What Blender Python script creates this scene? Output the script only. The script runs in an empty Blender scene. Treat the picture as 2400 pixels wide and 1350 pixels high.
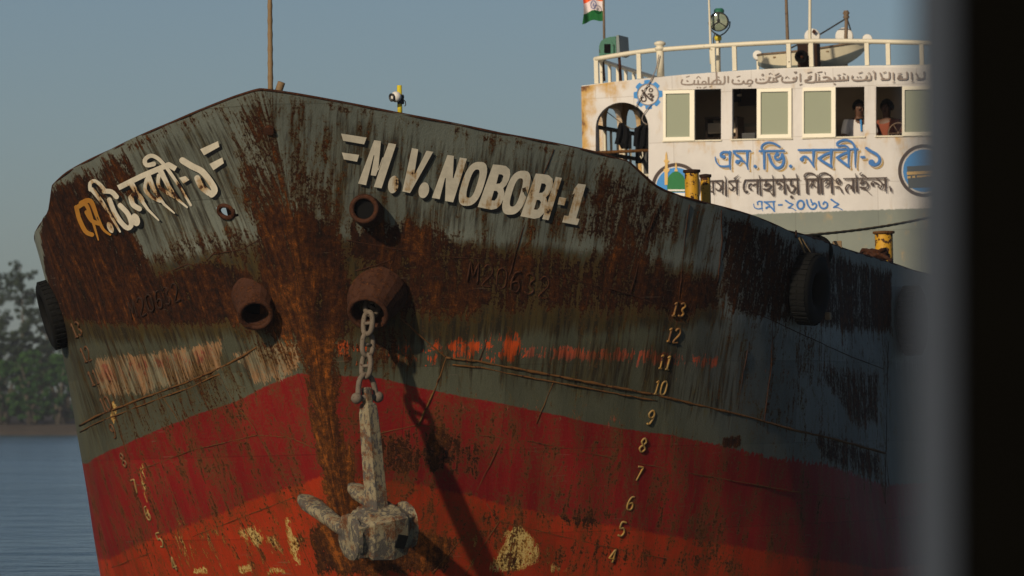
import bpy, bmesh, math, random
import numpy as np
from mathutils import Vector, Matrix
from mathutils.bvhtree import BVHTree
from mathutils.geometry import delaunay_2d_cdt

SC = bpy.context.scene
COL = SC.collection
R = math.radians
random.seed(7)
RNG = np.random.default_rng(7)

# ------------------------------------------------------------------ camera
F, CX, HY, ZC = 13500.0, 1200.0, 965.0, 2.3       # focal length in photo pixels, principal column, horizon row, eye height
cam = bpy.data.cameras.new('camera')
cam.sensor_width = 36.0
cam.lens = 36.0 * F / 2400.0
cam.shift_y = (HY - 675.0) / 2400.0
cam.clip_start, cam.clip_end = 0.5, 9000
cam.dof.use_dof = True
cam.dof.focus_distance = 62.5
cam.dof.aperture_fstop = 4.6
cam.dof.aperture_blades = 0
cam_o = bpy.data.objects.new('camera', cam)
COL.objects.link(cam_o)
cam_o.location = (0, 0, ZC)
cam_o.rotation_euler = (R(90), 0, 0)
SC.camera = cam_o

# ------------------------------------------------------------------ world, sun, exposure
SUN_AZ, SUN_EL = R(212), R(26)                     # bearing clockwise from +Y (view direction), elevation
w = bpy.data.worlds.new('World')
SC.world = w
w.use_nodes = True
wn = w.node_tree
bg = wn.nodes['Background']
sky = wn.nodes.new('ShaderNodeTexSky')
sky.sky_type = 'NISHITA'
sky.sun_disc = False
sky.sun_elevation = SUN_EL
sky.sun_rotation = SUN_AZ
sky.air_density, sky.dust_density, sky.ozone_density = 0.74, 0.85, 2.1
wn.links.new(sky.outputs[0], bg.inputs[0])
bg.inputs[1].default_value = 0.056
sl = bpy.data.lights.new('sun', 'SUN')
sl.energy = 4.3
sl.angle = R(1.4)
sl.color = (1.0, 0.845, 0.63)
sun = bpy.data.objects.new('sun', sl)
COL.objects.link(sun)
sdir = Vector((math.sin(SUN_AZ) * math.cos(SUN_EL), math.cos(SUN_AZ) * math.cos(SUN_EL), math.sin(SUN_EL)))
sun.rotation_euler = (-sdir).to_track_quat('-Z', 'Y').to_euler()
sun.location = (0, 0, 60)
SC.view_settings.view_transform = 'Standard'
SC.view_settings.look = 'None'
SC.view_settings.exposure = -0.25
SC.view_settings.gamma = 1.0
SC.view_settings.use_curve_mapping = False
SC.cycles.max_bounces = 6
SC.cycles.transparent_max_bounces = 8

# ------------------------------------------------------------------ ship frame: local x = athwartships (port +), y = aft, z = up
PSI, HEEL = R(16), R(1.5)
_s, _c, _h, _k = math.sin(PSI), math.cos(PSI), math.sin(HEEL), math.cos(HEEL)
SHIP = Matrix(((_c * _k, _s, -_c * _h, 0), (-_s * _k, _c, _s * _h, 0), (_h, 0, _k, 0), (0, 0, 0, 1)))
# heel turns about z = 2.5 on the centre plane; stem head sits at X -2.62, Y 60
_off = Vector((-2.62, 60.0, 2.5)) - (SHIP.to_3x3() @ Vector((0, 0, 2.5)))
SHIP = Matrix.Translation(_off) @ SHIP
INV = SHIP.inverted()
EYE = INV @ Vector((0, 0, ZC))
INV3 = INV.to_3x3()

def ray(px, py):
    return (INV3 @ Vector(((px - CX) / F, 1.0, (HY - py) / F))).normalized()

def at_l(px, py, l):
    """ship point seen at photo pixel (px, py) on the cross section l metres aft"""
    d = ray(px, py)
    return EYE + d * ((l - EYE.y) / d.y)

# ------------------------------------------------------------------ hull form
PB = [4.49124795, -0.35665712, 3.64671673, -0.76138966, 6.86845231, -1.11679768, 0.31213115, -0.26846457]
PS = [-0.01244333, 0.10443978, -0.77172262, 3.52393015]
NOSE = 0.12

def stem_l(z):
    return np.polyval(PS, z)

def half_breadth(l, z):
    t = (z - 1.0) / 4.0
    q = t * t
    B = np.maximum(PB[0] + PB[1] * t + PB[6] * q, .5)
    n = np.maximum(PB[2] + PB[3] * t, 1.2)
    L = np.maximum(PB[4] + PB[5] * t + PB[7] * q, 2)
    x = np.clip((l - stem_l(z)) / L, 0, 1)
    ww = B * (1 - (1 - x) ** n)
    return np.sqrt(ww * ww + NOSE * ww)

GUN_L = [-1, 0.2, 0.42, 1.02, 1.72, 2.48, 2.83, 3.0, 3.24, 3.5, 3.9, 4.5, 5.5, 8.2, 10.8, 12, 18, 34]
GUN_Z = [6.0, 5.68, 5.61, 5.4, 5.18, 4.985, 4.875, 4.755, 4.61, 4.53, 4.45, 4.355, 4.19, 4.05, 3.95, 3.89, 3.75, 3.7]

def gunwale(l):
    return np.interp(l, GUN_L, GUN_Z)

LEND = 31.0
# table of developed coordinates over (distance aft of stem, height): girth a, streak line q
TD = LEND * np.linspace(0, 1, 220) ** 2.2
TZ = np.linspace(-0.9, 6.3, 73)
_D, _Z = np.meshgrid(TD, TZ)
_L = stem_l(_Z) + _D
_W = half_breadth(_L, _Z)
TA = np.zeros_like(_D)
TA[:, 1:] = np.cumsum(np.hypot(np.diff(_L, axis=1), np.diff(_W, axis=1)), axis=1) + _W[:, :1]
def _streak():
    l, z = _L.copy(), _Z.copy()
    n = 90
    dz = (6.3 - z) / n
    e = 1e-3
    for _ in range(n):
        l = np.maximum(l, stem_l(z) + 2e-3)
        wl = (half_breadth(l + e, z) - half_breadth(l, z)) / e
        wz = (half_breadth(l, z + e) - half_breadth(l, z - e)) / (2 * e)
        l = l - wl * wz / (1 + wl * wl) * dz
        z = z + dz
    d = np.clip(l - stem_l(6.3), 0, LEND)
    return np.interp(d, TD, TA[-1])
TQ = _streak()

def table(T, l, z):
    l, z = np.asarray(l, float), np.asarray(z, float)
    d = np.clip(l - stem_l(z), 0, LEND)
    fi = np.interp(d, TD, np.arange(len(TD)))
    fj = np.clip((z - TZ[0]) / (TZ[1] - TZ[0]), 0, len(TZ) - 1.001)
    i = np.minimum(fi.astype(int), len(TD) - 2); j = fj.astype(int)
    u, v = fi - i, fj - j
    return (T[j, i] * (1 - u) + T[j, i + 1] * u) * (1 - v) + (T[j + 1, i] * (1 - u) + T[j + 1, i + 1] * u) * v

def _bvh():
    D = 22 * np.linspace(0, 1, 150) ** 1.9
    Z = np.linspace(-0.8, 6.2, 120)
    DD, ZZ = np.meshgrid(D, Z)
    LL = stem_l(ZZ) + DD
    WW = half_breadth(LL, ZZ)
    vs, fs = [], []
    for sg in (1, -1):
        b = len(vs)
        vs += list(zip((WW * sg).ravel(), LL.ravel(), ZZ.ravel()))
        m = len(D)
        for j in range(len(Z) - 1):
            for i in range(m - 1):
                q = [b + j * m + i, b + j * m + i + 1, b + (j + 1) * m + i + 1, b + (j + 1) * m + i]
                fs.append(q if sg > 0 else q[::-1])
    return BVHTree.FromPolygons(vs, fs)
HULL_BVH = _bvh()

def hull_at(px, py, off=0.0):
    """point and outward normal where the shell plating is seen at (px, py)"""
    h = HULL_BVH.ray_cast(EYE, ray(px, py))
    if h[0] is None:
        return None
    p = h[0]
    sg = 1 if p.x >= 0 else -1
    e = 1e-3
    l, z = p.y, p.z
    wl = float(half_breadth(l + e, z) - half_breadth(l - e, z)) / (2 * e)
    wz = float(half_breadth(l, z + e) - half_breadth(l, z - e)) / (2 * e)
    n = Vector((sg * 1.0, -wl, -wz)).normalized()
    return p + n * off, n

def az(px, py):
    h = hull_at(px, py)
    if h is None:
        return None
    p = h[0]
    a = float(table(TA, p.y, p.z))
    return (a if p.x >= 0 else -a, p.z)

# ------------------------------------------------------------------ mesh builder
class MB:
    def __init__(self):
        self.v, self.f = [], []
    def add(self, vs, fs):
        b = len(self.v)
        self.v += [tuple(p) for p in vs]
        self.f += [tuple(b + i for i in f) for f in fs]
        return self
    def box(self, c, s, rot=None, bev=0.0):
        x, y, z = s[0] / 2, s[1] / 2, s[2] / 2
        if bev <= 0:
            vs = [(-x, -y, -z), (x, -y, -z), (x, y, -z), (-x, y, -z), (-x, -y, z), (x, -y, z), (x, y, z), (-x, y, z)]
            fs = [(0, 3, 2, 1), (4, 5, 6, 7), (0, 1, 5, 4), (1, 2, 6, 5), (2, 3, 7, 6), (3, 0, 4, 7)]
        else:
            bm = bmesh.new()
            bmesh.ops.create_cube(bm, size=1.0)
            bmesh.ops.scale(bm, vec=s, verts=bm.verts)
            bmesh.ops.bevel(bm, geom=list(bm.edges), offset=bev, segments=2, affect='EDGES', profile=0.5)
            bm.verts.index_update()
            vs = [v.co.copy() for v in bm.verts]
            fs = [tuple(v.index for v in f.verts) for f in bm.faces]
            bm.free()
        c = Vector(c)
        M3 = rot if rot is not None else Matrix.Identity(3)
        return self.add([c + M3 @ Vector(p) for p in vs], fs)
    def tube(self, pts, r, n=8, cap=True, closed=False):
        pts = [Vector(p) for p in pts]
        m = len(pts)
        rs = r if isinstance(r, (list, tuple)) else [r] * m
        vs, fs = [], []
        prev = None
        for i, p in enumerate(pts):
            if closed:
                t = pts[(i + 1) % m] - pts[i - 1]
            else:
                t = pts[min(i + 1, m - 1)] - pts[max(i - 1, 0)]
            t.normalize()
            if prev is None:
                u = t.orthogonal().normalized()
            else:
                u = (prev - t * prev.dot(t)).normalized()
            prev = u
            v = t.cross(u)
            for k in range(n):
                a = 2 * math.pi * k / n
                vs.append(p + (u * math.cos(a) + v * math.sin(a)) * rs[i])
        for i in range(m if closed else m - 1):
            j = (i + 1) % m
            for k in range(n):
                fs.append((i * n + k, i * n + (k + 1) % n, j * n + (k + 1) % n, j * n + k))
        if cap and not closed:
            fs.append(tuple(range(n - 1, -1, -1)))
            fs.append(tuple((m - 1) * n + k for k in range(n)))
        return self.add(vs, fs)
    def lathe(self, prof, origin, axis, n=24, cap0=False, cap1=False):
        """prof: list of (radius, distance along axis)"""
        o, ax = Vector(origin), Vector(axis).normalized()
        u = ax.orthogonal().normalized(); v = ax.cross(u)
        vs, fs = [], []
        for r, d in prof:
            for k in range(n):
                a = 2 * math.pi * k / n
                vs.append(o + ax * d + (u * math.cos(a) + v * math.sin(a)) * r)
        for i in range(len(prof) - 1):
            for k in range(n):
                fs.append((i * n + k, i * n + (k + 1) % n, (i + 1) * n + (k + 1) % n, (i + 1) * n + k))
        if cap0: fs.append(tuple(range(n - 1, -1, -1)))
        if cap1: fs.append(tuple((len(prof) - 1) * n + k for k in range(n)))
        return self.add(vs, fs)
    def ball(self, c, r, n=14, sc=(1, 1, 1)):
        c = Vector(c); vs, fs = [], []
        m = n // 2
        for j in range(1, m):
            t = math.pi * j / m
            for k in range(n):
                a = 2 * math.pi * k / n
                vs.append(c + Vector((r * sc[0] * math.sin(t) * math.cos(a), r * sc[1] * math.sin(t) * math.sin(a), r * sc[2] * math.cos(t))))
        top, bot = len(vs), len(vs) + 1
        vs += [c + Vector((0, 0, r * sc[2])), c - Vector((0, 0, r * sc[2]))]
        for j in range(m - 2):
            for k in range(n):
                fs.append((j * n + k, (j + 1) * n + k, (j + 1) * n + (k + 1) % n, j * n + (k + 1) % n))
        for k in range(n):
            fs.append((top, k, (k + 1) % n)); fs.append((bot, (m - 2) * n + (k + 1) % n, (m - 2) * n + k))
        return self.add(vs, fs)
    def torus(self, c, axis, r1, r2, n=32, m=10):
        ax = Vector(axis).normalized(); u = ax.orthogonal().normalized(); v = ax.cross(u)
        pts = [Vector(c) + (u * math.cos(2 * math.pi * k / n) + v * math.sin(2 * math.pi * k / n)) * r1 for k in range(n)]
        return self.tube(pts, r2, m, closed=True)
    def build(self, name, mat, parent=None, base=None, smooth=False, ship=True):
        """verts are ship coordinates (or world when ship=False). parent: thing or part. base: origin of a one-mesh thing."""
        me = bpy.data.meshes.new(name)
        o = bpy.data.objects.new(name, me)
        COL.objects.link(o)
        if parent is not None:
            org = Vector(parent['_base']) if '_base' in parent else Vector((0, 0, 0))
            o.parent = parent
            o['_base'] = tuple(org)
        else:
            org = Vector(base) if base is not None else Vector((0, 0, 0))
            o['_base'] = tuple(org)
            o.matrix_world = (SHIP @ Matrix.Translation(org)) if ship else Matrix.Translation(org)
        me.from_pydata([tuple(Vector(p) - org) for p in self.v], [], self.f)
        me.materials.append(mat)
        if smooth:
            me.polygons.foreach_set('use_smooth', [True] * len(me.polygons))
        me.update()
        return o

def thing(name, label, cat, base, group=None, ship=True):
    o = bpy.data.objects.new(name, None)
    o.empty_display_size = 0.3
    COL.objects.link(o)
    b = Vector(base)
    o.matrix_world = (SHIP @ Matrix.Translation(b)) if ship else Matrix.Translation(b)
    o['_base'] = tuple(b)
    return tag(o, label, cat, group)

def tag(o, label, cat, group=None):
    o['label'] = label; o['category'] = cat
    if group: o['group'] = group
    return o

def lerp(a, b, t):
    return a + (b - a) * t

def spline(pts, step):
    """Catmull-Rom through 2-D or 3-D points, resampled about every step"""
    P = [np.array(p, float) for p in pts]
    if len(P) == 2:
        n = max(1, int(np.linalg.norm(P[1] - P[0]) / step))
        return [lerp(P[0], P[1], i / n) for i in range(n + 1)]
    out = []
    for i in range(len(P) - 1):
        p0, p1, p2, p3 = P[max(i - 1, 0)], P[i], P[i + 1], P[min(i + 2, len(P) - 1)]
        n = max(1, int(np.linalg.norm(p2 - p1) / step))
        for k in range(n):
            t = k / n
            out.append(.5 * (2 * p1 + (p2 - p0) * t + (2 * p0 - 5 * p1 + 4 * p2 - p3) * t * t + (3 * p1 - p0 - 3 * p2 + p3) * t ** 3))
    out.append(P[-1])
    return out

def straight(pts, step):
    out = []
    P = [np.array(p, float) for p in pts]
    for a, b in zip(P[:-1], P[1:]):
        n = max(1, int(np.linalg.norm(b - a) / step))
        out += [lerp(a, b, i / n) for i in range(n)]
    return out + [P[-1]]

def ribbon(pts, wd, step=4.0, smooth=True, cap=True, taper=None):
    """brush stroke in the plane: returns (verts2d, faces)"""
    P = spline(pts, step) if smooth else straight(pts, step)
    m = len(P)
    vs, fs = [], []
    T = []
    for i in range(m):
        t = P[min(i + 1, m - 1)] - P[max(i - 1, 0)]
        T.append(t / (np.linalg.norm(t) + 1e-9))
    for i in range(m):
        hw = wd / 2
        if taper: hw *= lerp(taper[0], taper[1], i / max(m - 1, 1))
        nrm = np.array((-T[i][1], T[i][0]))
        vs += [P[i] + nrm * hw, P[i] - nrm * hw]
    for i in range(m - 1):
        fs.append((2 * i, 2 * i + 1, 2 * i + 3, 2 * i + 2))
    if cap:
        for e, sg in ((0, -1), (m - 1, 1)):
            hw = wd / 2 * ((taper[0] if e == 0 else taper[1]) if taper else 1)
            nrm = np.array((-T[e][1], T[e][0]))
            ids = [2 * e]
            for k in range(1, 5):
                a = math.pi * k / 5
                vs.append(P[e] + nrm * hw * math.cos(a) + T[e] * sg * hw * math.sin(a))
                ids.append(len(vs) - 1)
            ids.append(2 * e + 1)
            fs.append(tuple(ids))
    return vs, fs

def in_poly(pts, poly):
    x, y = pts[:, 0], pts[:, 1]
    ins = np.zeros(len(pts), bool)
    n = len(poly)
    for i in range(n):
        x1, y1 = poly[i]; x2, y2 = poly[(i + 1) % n]
        c = ((y1 > y) != (y2 > y))
        if y1 != y2:
            ins ^= c & (x < (x2 - x1) * (y - y1) / (y2 - y1) + x1)
    return ins

def fill(outer, holes=(), step=10.0):
    """triangulated 2-D region with holes and interior points"""
    loops = [straight(list(l) + [l[0]], step)[:-1] for l in [outer] + list(holes)]
    vs, es = [], []
    for lp in loops:
        b = len(vs)
        vs += [Vector((p[0], p[1])) for p in lp]
        es += [(b + i, b + (i + 1) % len(lp)) for i in range(len(lp))]
    O = np.array(outer, float)
    x0, y0 = O.min(0); x1, y1 = O.max(0)
    gx, gy = np.meshgrid(np.arange(x0 + step / 2, x1, step), np.arange(y0 + step / 2, y1, step))
    g = np.stack([gx.ravel(), gy.ravel()], 1)
    if len(g):
        k = in_poly(g, outer)
        for h in holes: k &= ~in_poly(g, h)
        vs += [Vector(p) for p in g[k]]
    r = delaunay_2d_cdt(vs, es, [], 0, 1e-5)
    V = np.array([tuple(p) for p in r[0]])
    T = [tuple(f) for f in r[2]]
    C = np.array([V[list(f)].mean(0) for f in T])
    k = in_poly(C, outer)
    for h in holes: k &= ~in_poly(C, h)
    return [V[i] for i in range(len(V))], [t for t, ok in zip(T, k) if ok]

def ellipse(cx, cy, rx, ry, n=24, rot=0.0, shear=0.0, p=2.0):
    out = []
    for k in range(n):
        a = 2 * math.pi * k / n
        c, s = math.cos(a), math.sin(a)
        x = rx * math.copysign(abs(c) ** (2 / p), c); y = ry * math.copysign(abs(s) ** (2 / p), s)
        x, y = x * math.cos(rot) - y * math.sin(rot), x * math.sin(rot) + y * math.cos(rot)
        out.append((cx + x + shear * y, cy + y))
    return out

def sheet(mb, vf, surf, off, flip=True):
    """lay a plane figure (photo pixels) on a surface function"""
    vs, fs = vf
    pts = [surf(p[0], p[1], off) for p in vs]
    if any(p is None for p in pts):
        bad = {i for i, p in enumerate(pts) if p is None}
        fs = [f for f in fs if not bad & set(f)]
        pts = [(0, 0, 0) if p is None else p[0] for p in pts]
        used = sorted({i for f in fs for i in f}); mp = {u: k for k, u in enumerate(used)}
        mb.add([pts[u] for u in used], [tuple(mp[i] for i in f) for f in fs])
        return
    mb.add([p[0] for p in pts], fs)
# ------------------------------------------------------------------ materials
class NT:
    def __init__(self, name):
        self.m = bpy.data.materials.new(name); self.m.use_nodes = True
        self.t = self.m.node_tree; self.b = self.t.nodes['Principled BSDF']
    def n(self, typ, **kw):
        x = self.t.nodes.new(typ)
        for k, v in kw.items(): setattr(x, k, v)
        return x
    def put(self, sock, v):
        if v is None: return
        if isinstance(v, (int, float)): sock.default_value = v
        elif isinstance(v, (tuple, list)):
            sock.default_value = tuple(v) + ((1,) if len(v) == 3 and sock.type == 'RGBA' else ())
        else: self.t.links.new(v, sock)
    def attr(self, name, out='Fac'):
        x = self.n('ShaderNodeAttribute'); x.attribute_name = name
        return x.outputs[out]
    def obj(self):
        return self.n('ShaderNodeTexCoord').outputs['Object']
    def scale(self, vec, s):
        x = self.n('ShaderNodeMapping'); self.put(x.inputs[0], vec); x.inputs['Scale'].default_value = s
        return x.outputs[0]
    def noise(self, vec, s, detail=4, rough=.55, dist=0.0):
        x = self.n('ShaderNodeTexNoise'); self.put(x.inputs['Vector'], vec)
        x.inputs['Scale'].default_value = s; x.inputs['Detail'].default_value = detail
        x.inputs['Roughness'].default_value = rough; x.inputs['Distortion'].default_value = dist
        return x.outputs['Fac']
    def voro(self, vec, s, feature='F1'):
        x = self.n('ShaderNodeTexVoronoi', feature=feature); self.put(x.inputs['Vector'], vec); x.inputs['Scale'].default_value = s
        return x.outputs['Distance']
    def ma(self, op, a, b=None, c=None, clamp=False):
        x = self.n('ShaderNodeMath', operation=op, use_clamp=clamp)
        self.put(x.inputs[0], a); self.put(x.inputs[1], b)
        if c is not None: self.put(x.inputs[2], c)
        return x.outputs[0]
    def mad(self, a, b, c): return self.ma('MULTIPLY_ADD', a, b, c)
    def ss(self, v, lo, hi, a=0.0, b=1.0):
        x = self.n('ShaderNodeMapRange', interpolation_type='SMOOTHSTEP')
        self.put(x.inputs[0], v); x.inputs[1].default_value = lo; x.inputs[2].default_value = hi
        x.inputs[3].default_value = a; x.inputs[4].default_value = b
        return x.outputs[0]
    def mix(self, f, a, b, blend='MIX'):
        x = self.n('ShaderNodeMix', data_type='RGBA', blend_type=blend)
        self.put(x.inputs[0], f); self.put(x.inputs[6], a); self.put(x.inputs[7], b)
        return x.outputs[2]
    def ramp(self, f, stops):
        x = self.n('ShaderNodeValToRGB'); self.put(x.inputs[0], f)
        e = x.color_ramp.elements
        while len(e) < len(stops): e.new(.5)
        for k, (p, c) in enumerate(stops):
            e[k].position = p; e[k].color = tuple(c) + (1,)
        return x.outputs[0]
    def bump(self, h, strength=.4, dist=.01):
        x = self.n('ShaderNodeBump'); x.inputs['Strength'].default_value = strength; x.inputs['Distance'].default_value = dist
        self.put(x.inputs['Height'], h)
        self.t.links.new(x.outputs[0], self.b.inputs['Normal'])
    def out(self, col=None, rough=None, metal=None, spec=None):
        self.put(self.b.inputs['Base Color'], col); self.put(self.b.inputs['Roughness'], rough)
        self.put(self.b.inputs['Metallic'], metal)
        if spec is not None: self.b.inputs['Specular IOR Level'].default_value = spec
        return self.m

RUST_STOPS = [(.24, (.009, .0036, .0020)), (.42, (.026, .0078, .0025)), (.57, (.048, .0145, .0034)), (.72, (.100, .032, .0052)), (.92, (.28, .075, .009))]

def simple(name, col, rough=.6, var=.25, sc=6.0, spec=.4, rust=0.0, bump=.15, metal=0.0):
    """painted or plain surface with blotchy wear and optional rust"""
    t = NT(name); o = t.obj()
    n1 = t.noise(o, sc, 5, .6); n2 = t.noise(o, sc * 6, 4, .6)
    v = t.ma('ADD', t.mad(n1, 2 * var, 1 - var), t.mad(n2, var, -var / 2))
    c = t.mix(1.0, col, t.n('ShaderNodeCombineColor').outputs[0], 'MIX') if False else None
    x = t.n('ShaderNodeVectorMath', operation='SCALE'); x.inputs[0].default_value = col[:3]; t.put(x.inputs['Scale'], v)
    c = x.outputs[0]
    if rust > 0:
        nr = t.noise(o, sc * 2.2, 8, .68)
        m = t.ss(nr, .68 - rust * .36, .72 - rust * .36)
        c = t.mix(m, c, t.ramp(t.noise(o, sc * 5, 5), RUST_STOPS))
        rough = t.mad(m, .9 - rough, rough)
    if bump: t.bump(n2, bump, .01)
    return t.out(c, rough, metal, spec)

def hull_material():
    t = NT('weathered hull paint')
    hq = t.attr('hq', 'Vector')                 # (streak line, height, girth)
    sep = t.n('ShaderNodeSeparateXYZ'); t.put(sep.inputs[0], hq)
    cq = t.n('ShaderNodeCombineXYZ'); t.put(cq.inputs[0], sep.outputs[0]); t.put(cq.inputs[1], sep.outputs[1])
    ca = t.n('ShaderNodeCombineXYZ'); t.put(ca.inputs[0], sep.outputs[2]); t.put(ca.inputs[1], sep.outputs[1])
    Q, A = cq.outputs[0], ca.outputs[0]
    s1 = t.noise(t.scale(Q, (5.0, .45, 1)), 1.0, 4, .6)          # wide run-down streaks
    s2 = t.noise(t.scale(Q, (19, 1.7, 1)), 1.0, 5, .65)         # narrow ones
    s3 = t.noise(t.scale(Q, (52, 5.0, 1)), 1.0, 4, .65)
    b1 = t.noise(t.scale(Q, (3.4, 1.6, 1)), 1.0, 9, .66, .6)    # corrosion patches, longer than wide
    b2 = t.noise(t.scale(Q, (15, 8.5, 1)), 1.0, 8, .70, .4)
    b3 = t.noise(A, 34.0, 5, .65)
    big = t.noise(A, .9, 3, .5)
    fine = t.noise(A, 60.0, 4, .65)
    amp = lambda n, g: t.mad(n, g, -g / 2)
    def add(*xs):
        r = xs[0]
        for x_ in xs[1:]: r = t.ma('ADD', r, x_)
        return r
    rust, stain = t.attr('rust'), t.attr('stain')
    red_sd, org_sd, up_sd = t.attr('red_sd'), t.attr('org_sd'), t.attr('up_sd')
    # paint coats; olive and red darkened for weaker light on the lower flare
    redm = t.ss(add(red_sd, amp(b2, .05), t.ma('MULTIPLY', t.attr('blue'), amp(b2, .5))), -.008, .008)
    orgm = t.ss(t.ma('ADD', org_sd, amp(b2, .16)), -.02, .02)
    pl = t.n('ShaderNodeTexBrick'); t.put(pl.inputs['Vector'], Q); pl.inputs['Color1'].default_value = (.82, .82, .82, 1); pl.inputs['Color2'].default_value = (1.16, 1.16, 1.16, 1)
    pl.inputs['Mortar'].default_value = (.78, .78, .78, 1); pl.inputs['Scale'].default_value = 1.0; pl.inputs['Mortar Size'].default_value = .006; pl.inputs['Brick Width'].default_value = 1.35; pl.inputs['Row Height'].default_value = .92; pl.inputs['Bias'].default_value = 0.0
    pv_ = t.n('ShaderNodeSeparateColor'); t.put(pv_.inputs[0], pl.outputs['Color'])
    shade = add(t.mad(pv_.outputs[0], 1.0, -1.0), t.mad(big, .7, .64), amp(s1, .7), amp(s2, .35), amp(fine, .45), amp(b3, .3))
    grey = t.mix(t.attr('blue'), (.150, .163, .136), (.168, .180, .168))  # lighter grey on the shaded aft port flank, sky fill put into colour
    upm = t.ss(t.ma('ADD', up_sd, amp(s2, .6)), -.06, .06)
    olive = t.mix(t.attr('blue'), (.070, .072, .048), (.112, .120, .110))  # olive lightened there too in place of sky fill
    grey = t.mix(upm, olive, grey)
    grey = t.mix(t.ss(add(b1, amp(b2, .5)), .55, .75), grey, t.mix(upm, (.10, .095, .045), (.155, .150, .095)))
    red = t.mix(t.ss(add(b1, amp(s1, .6), amp(b3, .9)), .38, .66), (.175, .0075, .0075), (.135, .026, .011))
    red = t.mix(t.ma('MULTIPLY', t.ss(add(b2, amp(b3, .9), amp(b1, .8)), .55, .74), .75), red, (.150, .062, .026))
    org = t.mix(t.ss(add(b1, amp(b3, .6)), .42, .66), (.31, .027, .006), (.20, .034, .008))
    org = t.mix(t.ma('MULTIPLY', t.ss(add(b2, amp(b3, .6)), .62, .72), .7), org, (.07, .045, .014))
    col = t.mix(redm, grey, red)
    col = t.mix(orgm, col, org)
    x = t.n('ShaderNodeVectorMath', operation='SCALE'); t.put(x.inputs[0], col); t.put(x.inputs['Scale'], shade)
    col = x.outputs[0]
    # rubbed and sprayed marks along the fender line
    sw = t.attr('scuff_w'); so = t.attr('scuff_o'); cr = t.attr('cream')
    v = add(sw, amp(s3, 1.0), amp(b2, 1.8), amp(b1, .9))
    mw = t.ma('MULTIPLY', t.ss(v, .44, .58), .88)
    col = t.mix(mw, col, t.mix(t.ss(add(b1, amp(b3, .5)), .38, .56), (.21, .185, .120), (.30, .160, .075)))
    v = add(so, amp(s3, .9), amp(b2, 1.7), amp(b1, 1.2))
    mo = t.ss(v, .49, .55)
    col = t.mix(mo, col, t.mix(t.ss(t.attr('hot'), .3, .7), (.24, .07, .045), (.52, .066, .010)))
    v = add(cr, amp(b1, 1.5), amp(b2, 1.5), amp(b3, .5))
    mc = t.ss(v, .50, .53)
    col = t.mix(mc, col, t.mix(t.ss(add(b2, amp(b3, .8)), .42, .60), (.50, .36, .13), (.32, .13, .022)))
    # brown water stain running down, then solid rust
    v = add(stain, amp(s1, 1.6), amp(s2, 1.5), amp(b1, .7))
    ms = t.ss(v, .30, .85)
    notred = t.ma('SUBTRACT', 1.0, t.ma('MULTIPLY', redm, .55))
    col = t.mix(t.ma('MULTIPLY', t.ma('MULTIPLY', ms, .86), notred), col, t.mix(t.ss(s2, .4, .6), (.046, .030, .007), (.013, .0075, .0035)))
    v = add(rust, amp(s1, 1.1), amp(s2, .9), amp(b1, 1.1), amp(b2, 1.5), amp(b3, 1.2))
    mr = t.ss(v, .44, .60)
    halo = t.ma('MULTIPLY', t.ss(v, .20, .52), .66)
    col = t.mix(halo, col, (.078, .040, .008))
    rr = add(t.noise(A, 15.0, 7, .68), amp(b1, .9), amp(b2, .5), amp(s2, .5), amp(s1, .8), t.mad(t.attr('warm'), .24, -.085))
    rcol = t.ramp(add(rr, amp(fine, .30)), RUST_STOPS)
    col = t.mix(mr, col, rcol)
    # thin scratches along the fender line
    sc_ = t.ss(add(t.noise(t.scale(A, (2.2, 46, 1)), 1.0, 3, .5), amp(big, .5)), .72, .76)
    col = t.mix(t.ma('MULTIPLY', sc_, .4), col, (.16, .12, .085))
    h = add(t.mad(mr, .30, 0.0), t.mad(t.ma('MULTIPLY', mr, b2), 1.0, 0.0), amp(fine, .30), t.mad(b3, .25, 0.0), t.mad(big, 2.2, 0.0), t.mad(b1, .5, 0))
    t.bump(h, .7, .02)
    rough = t.mad(mr, .25, .62)
    return t.out(col, rough, 0.0, .14)

M = {}
M['hull'] = hull_material()
M['rust'] = simple('rusted steel', (.045, .016, .007), .85, .5, 7, .2, .55, .6)
M['rust_orange'] = simple('bright rust weld', (.105, .046, .012), .85, .5, 9, .2, .35, .6)
M['rust_dark'] = simple('dark rusted steel', (.024, .011, .006), .85, .4, 7, .2, .3, .5)
M['black'] = simple('flat black and hole shade', (.004, .004, .004), .9, .1, 5, .1, 0, 0)  # plain black; also stands in for shade inside pipe and crown holes
M['deck'] = simple('deck paint', (.07, .06, .05), .8, .3, 3, .2, .4, .2)
M['tyre'] = simple('tyre rubber', (.006, .006, .0055), .85, .3, 8, .1, 0, .3)
M['yellow'] = simple('yellow bollard paint', (.52, .27, .012), .5, .2, 5, .4, .42, .2)
M['yellow_post'] = simple('yellow post paint', (.55, .44, .02), .5, .2, 8, .4, .25, .2)
M['white'] = simple('white gloss paint', (.66, .63, .57), .5, .08, 3, .4, .06, .06)
M['cream_rail'] = simple('cream rail paint', (.66, .60, .46), .5, .1, 4, .4, .16, .06)
M['frame'] = simple('anodised window frame', (.84, .78, .62), .4, .05, 4, .5, 0, 0)
M['wood'] = simple('weathered bamboo', (.20, .13, .065), .75, .35, 9, .3, 0, .3)
M['mast'] = simple('brown mast', (.16, .11, .07), .7, .3, 9, .3, .2, .2)
M['dark_metal'] = simple('dark grey metal', (.03, .03, .03), .5, .3, 9, .4, .1, .2)
M['green'] = simple('green lamp paint', (.02, .13, .08), .5, .3, 6, .4, .2, .1)
M['rope'] = simple('hemp rope', (.14, .10, .05), .9, .3, 30, .2, 0, .4)
M['cloth_black'] = simple('black cloth', (.006, .006, .007), .9, .2, 6, .1, 0, .1)
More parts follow.
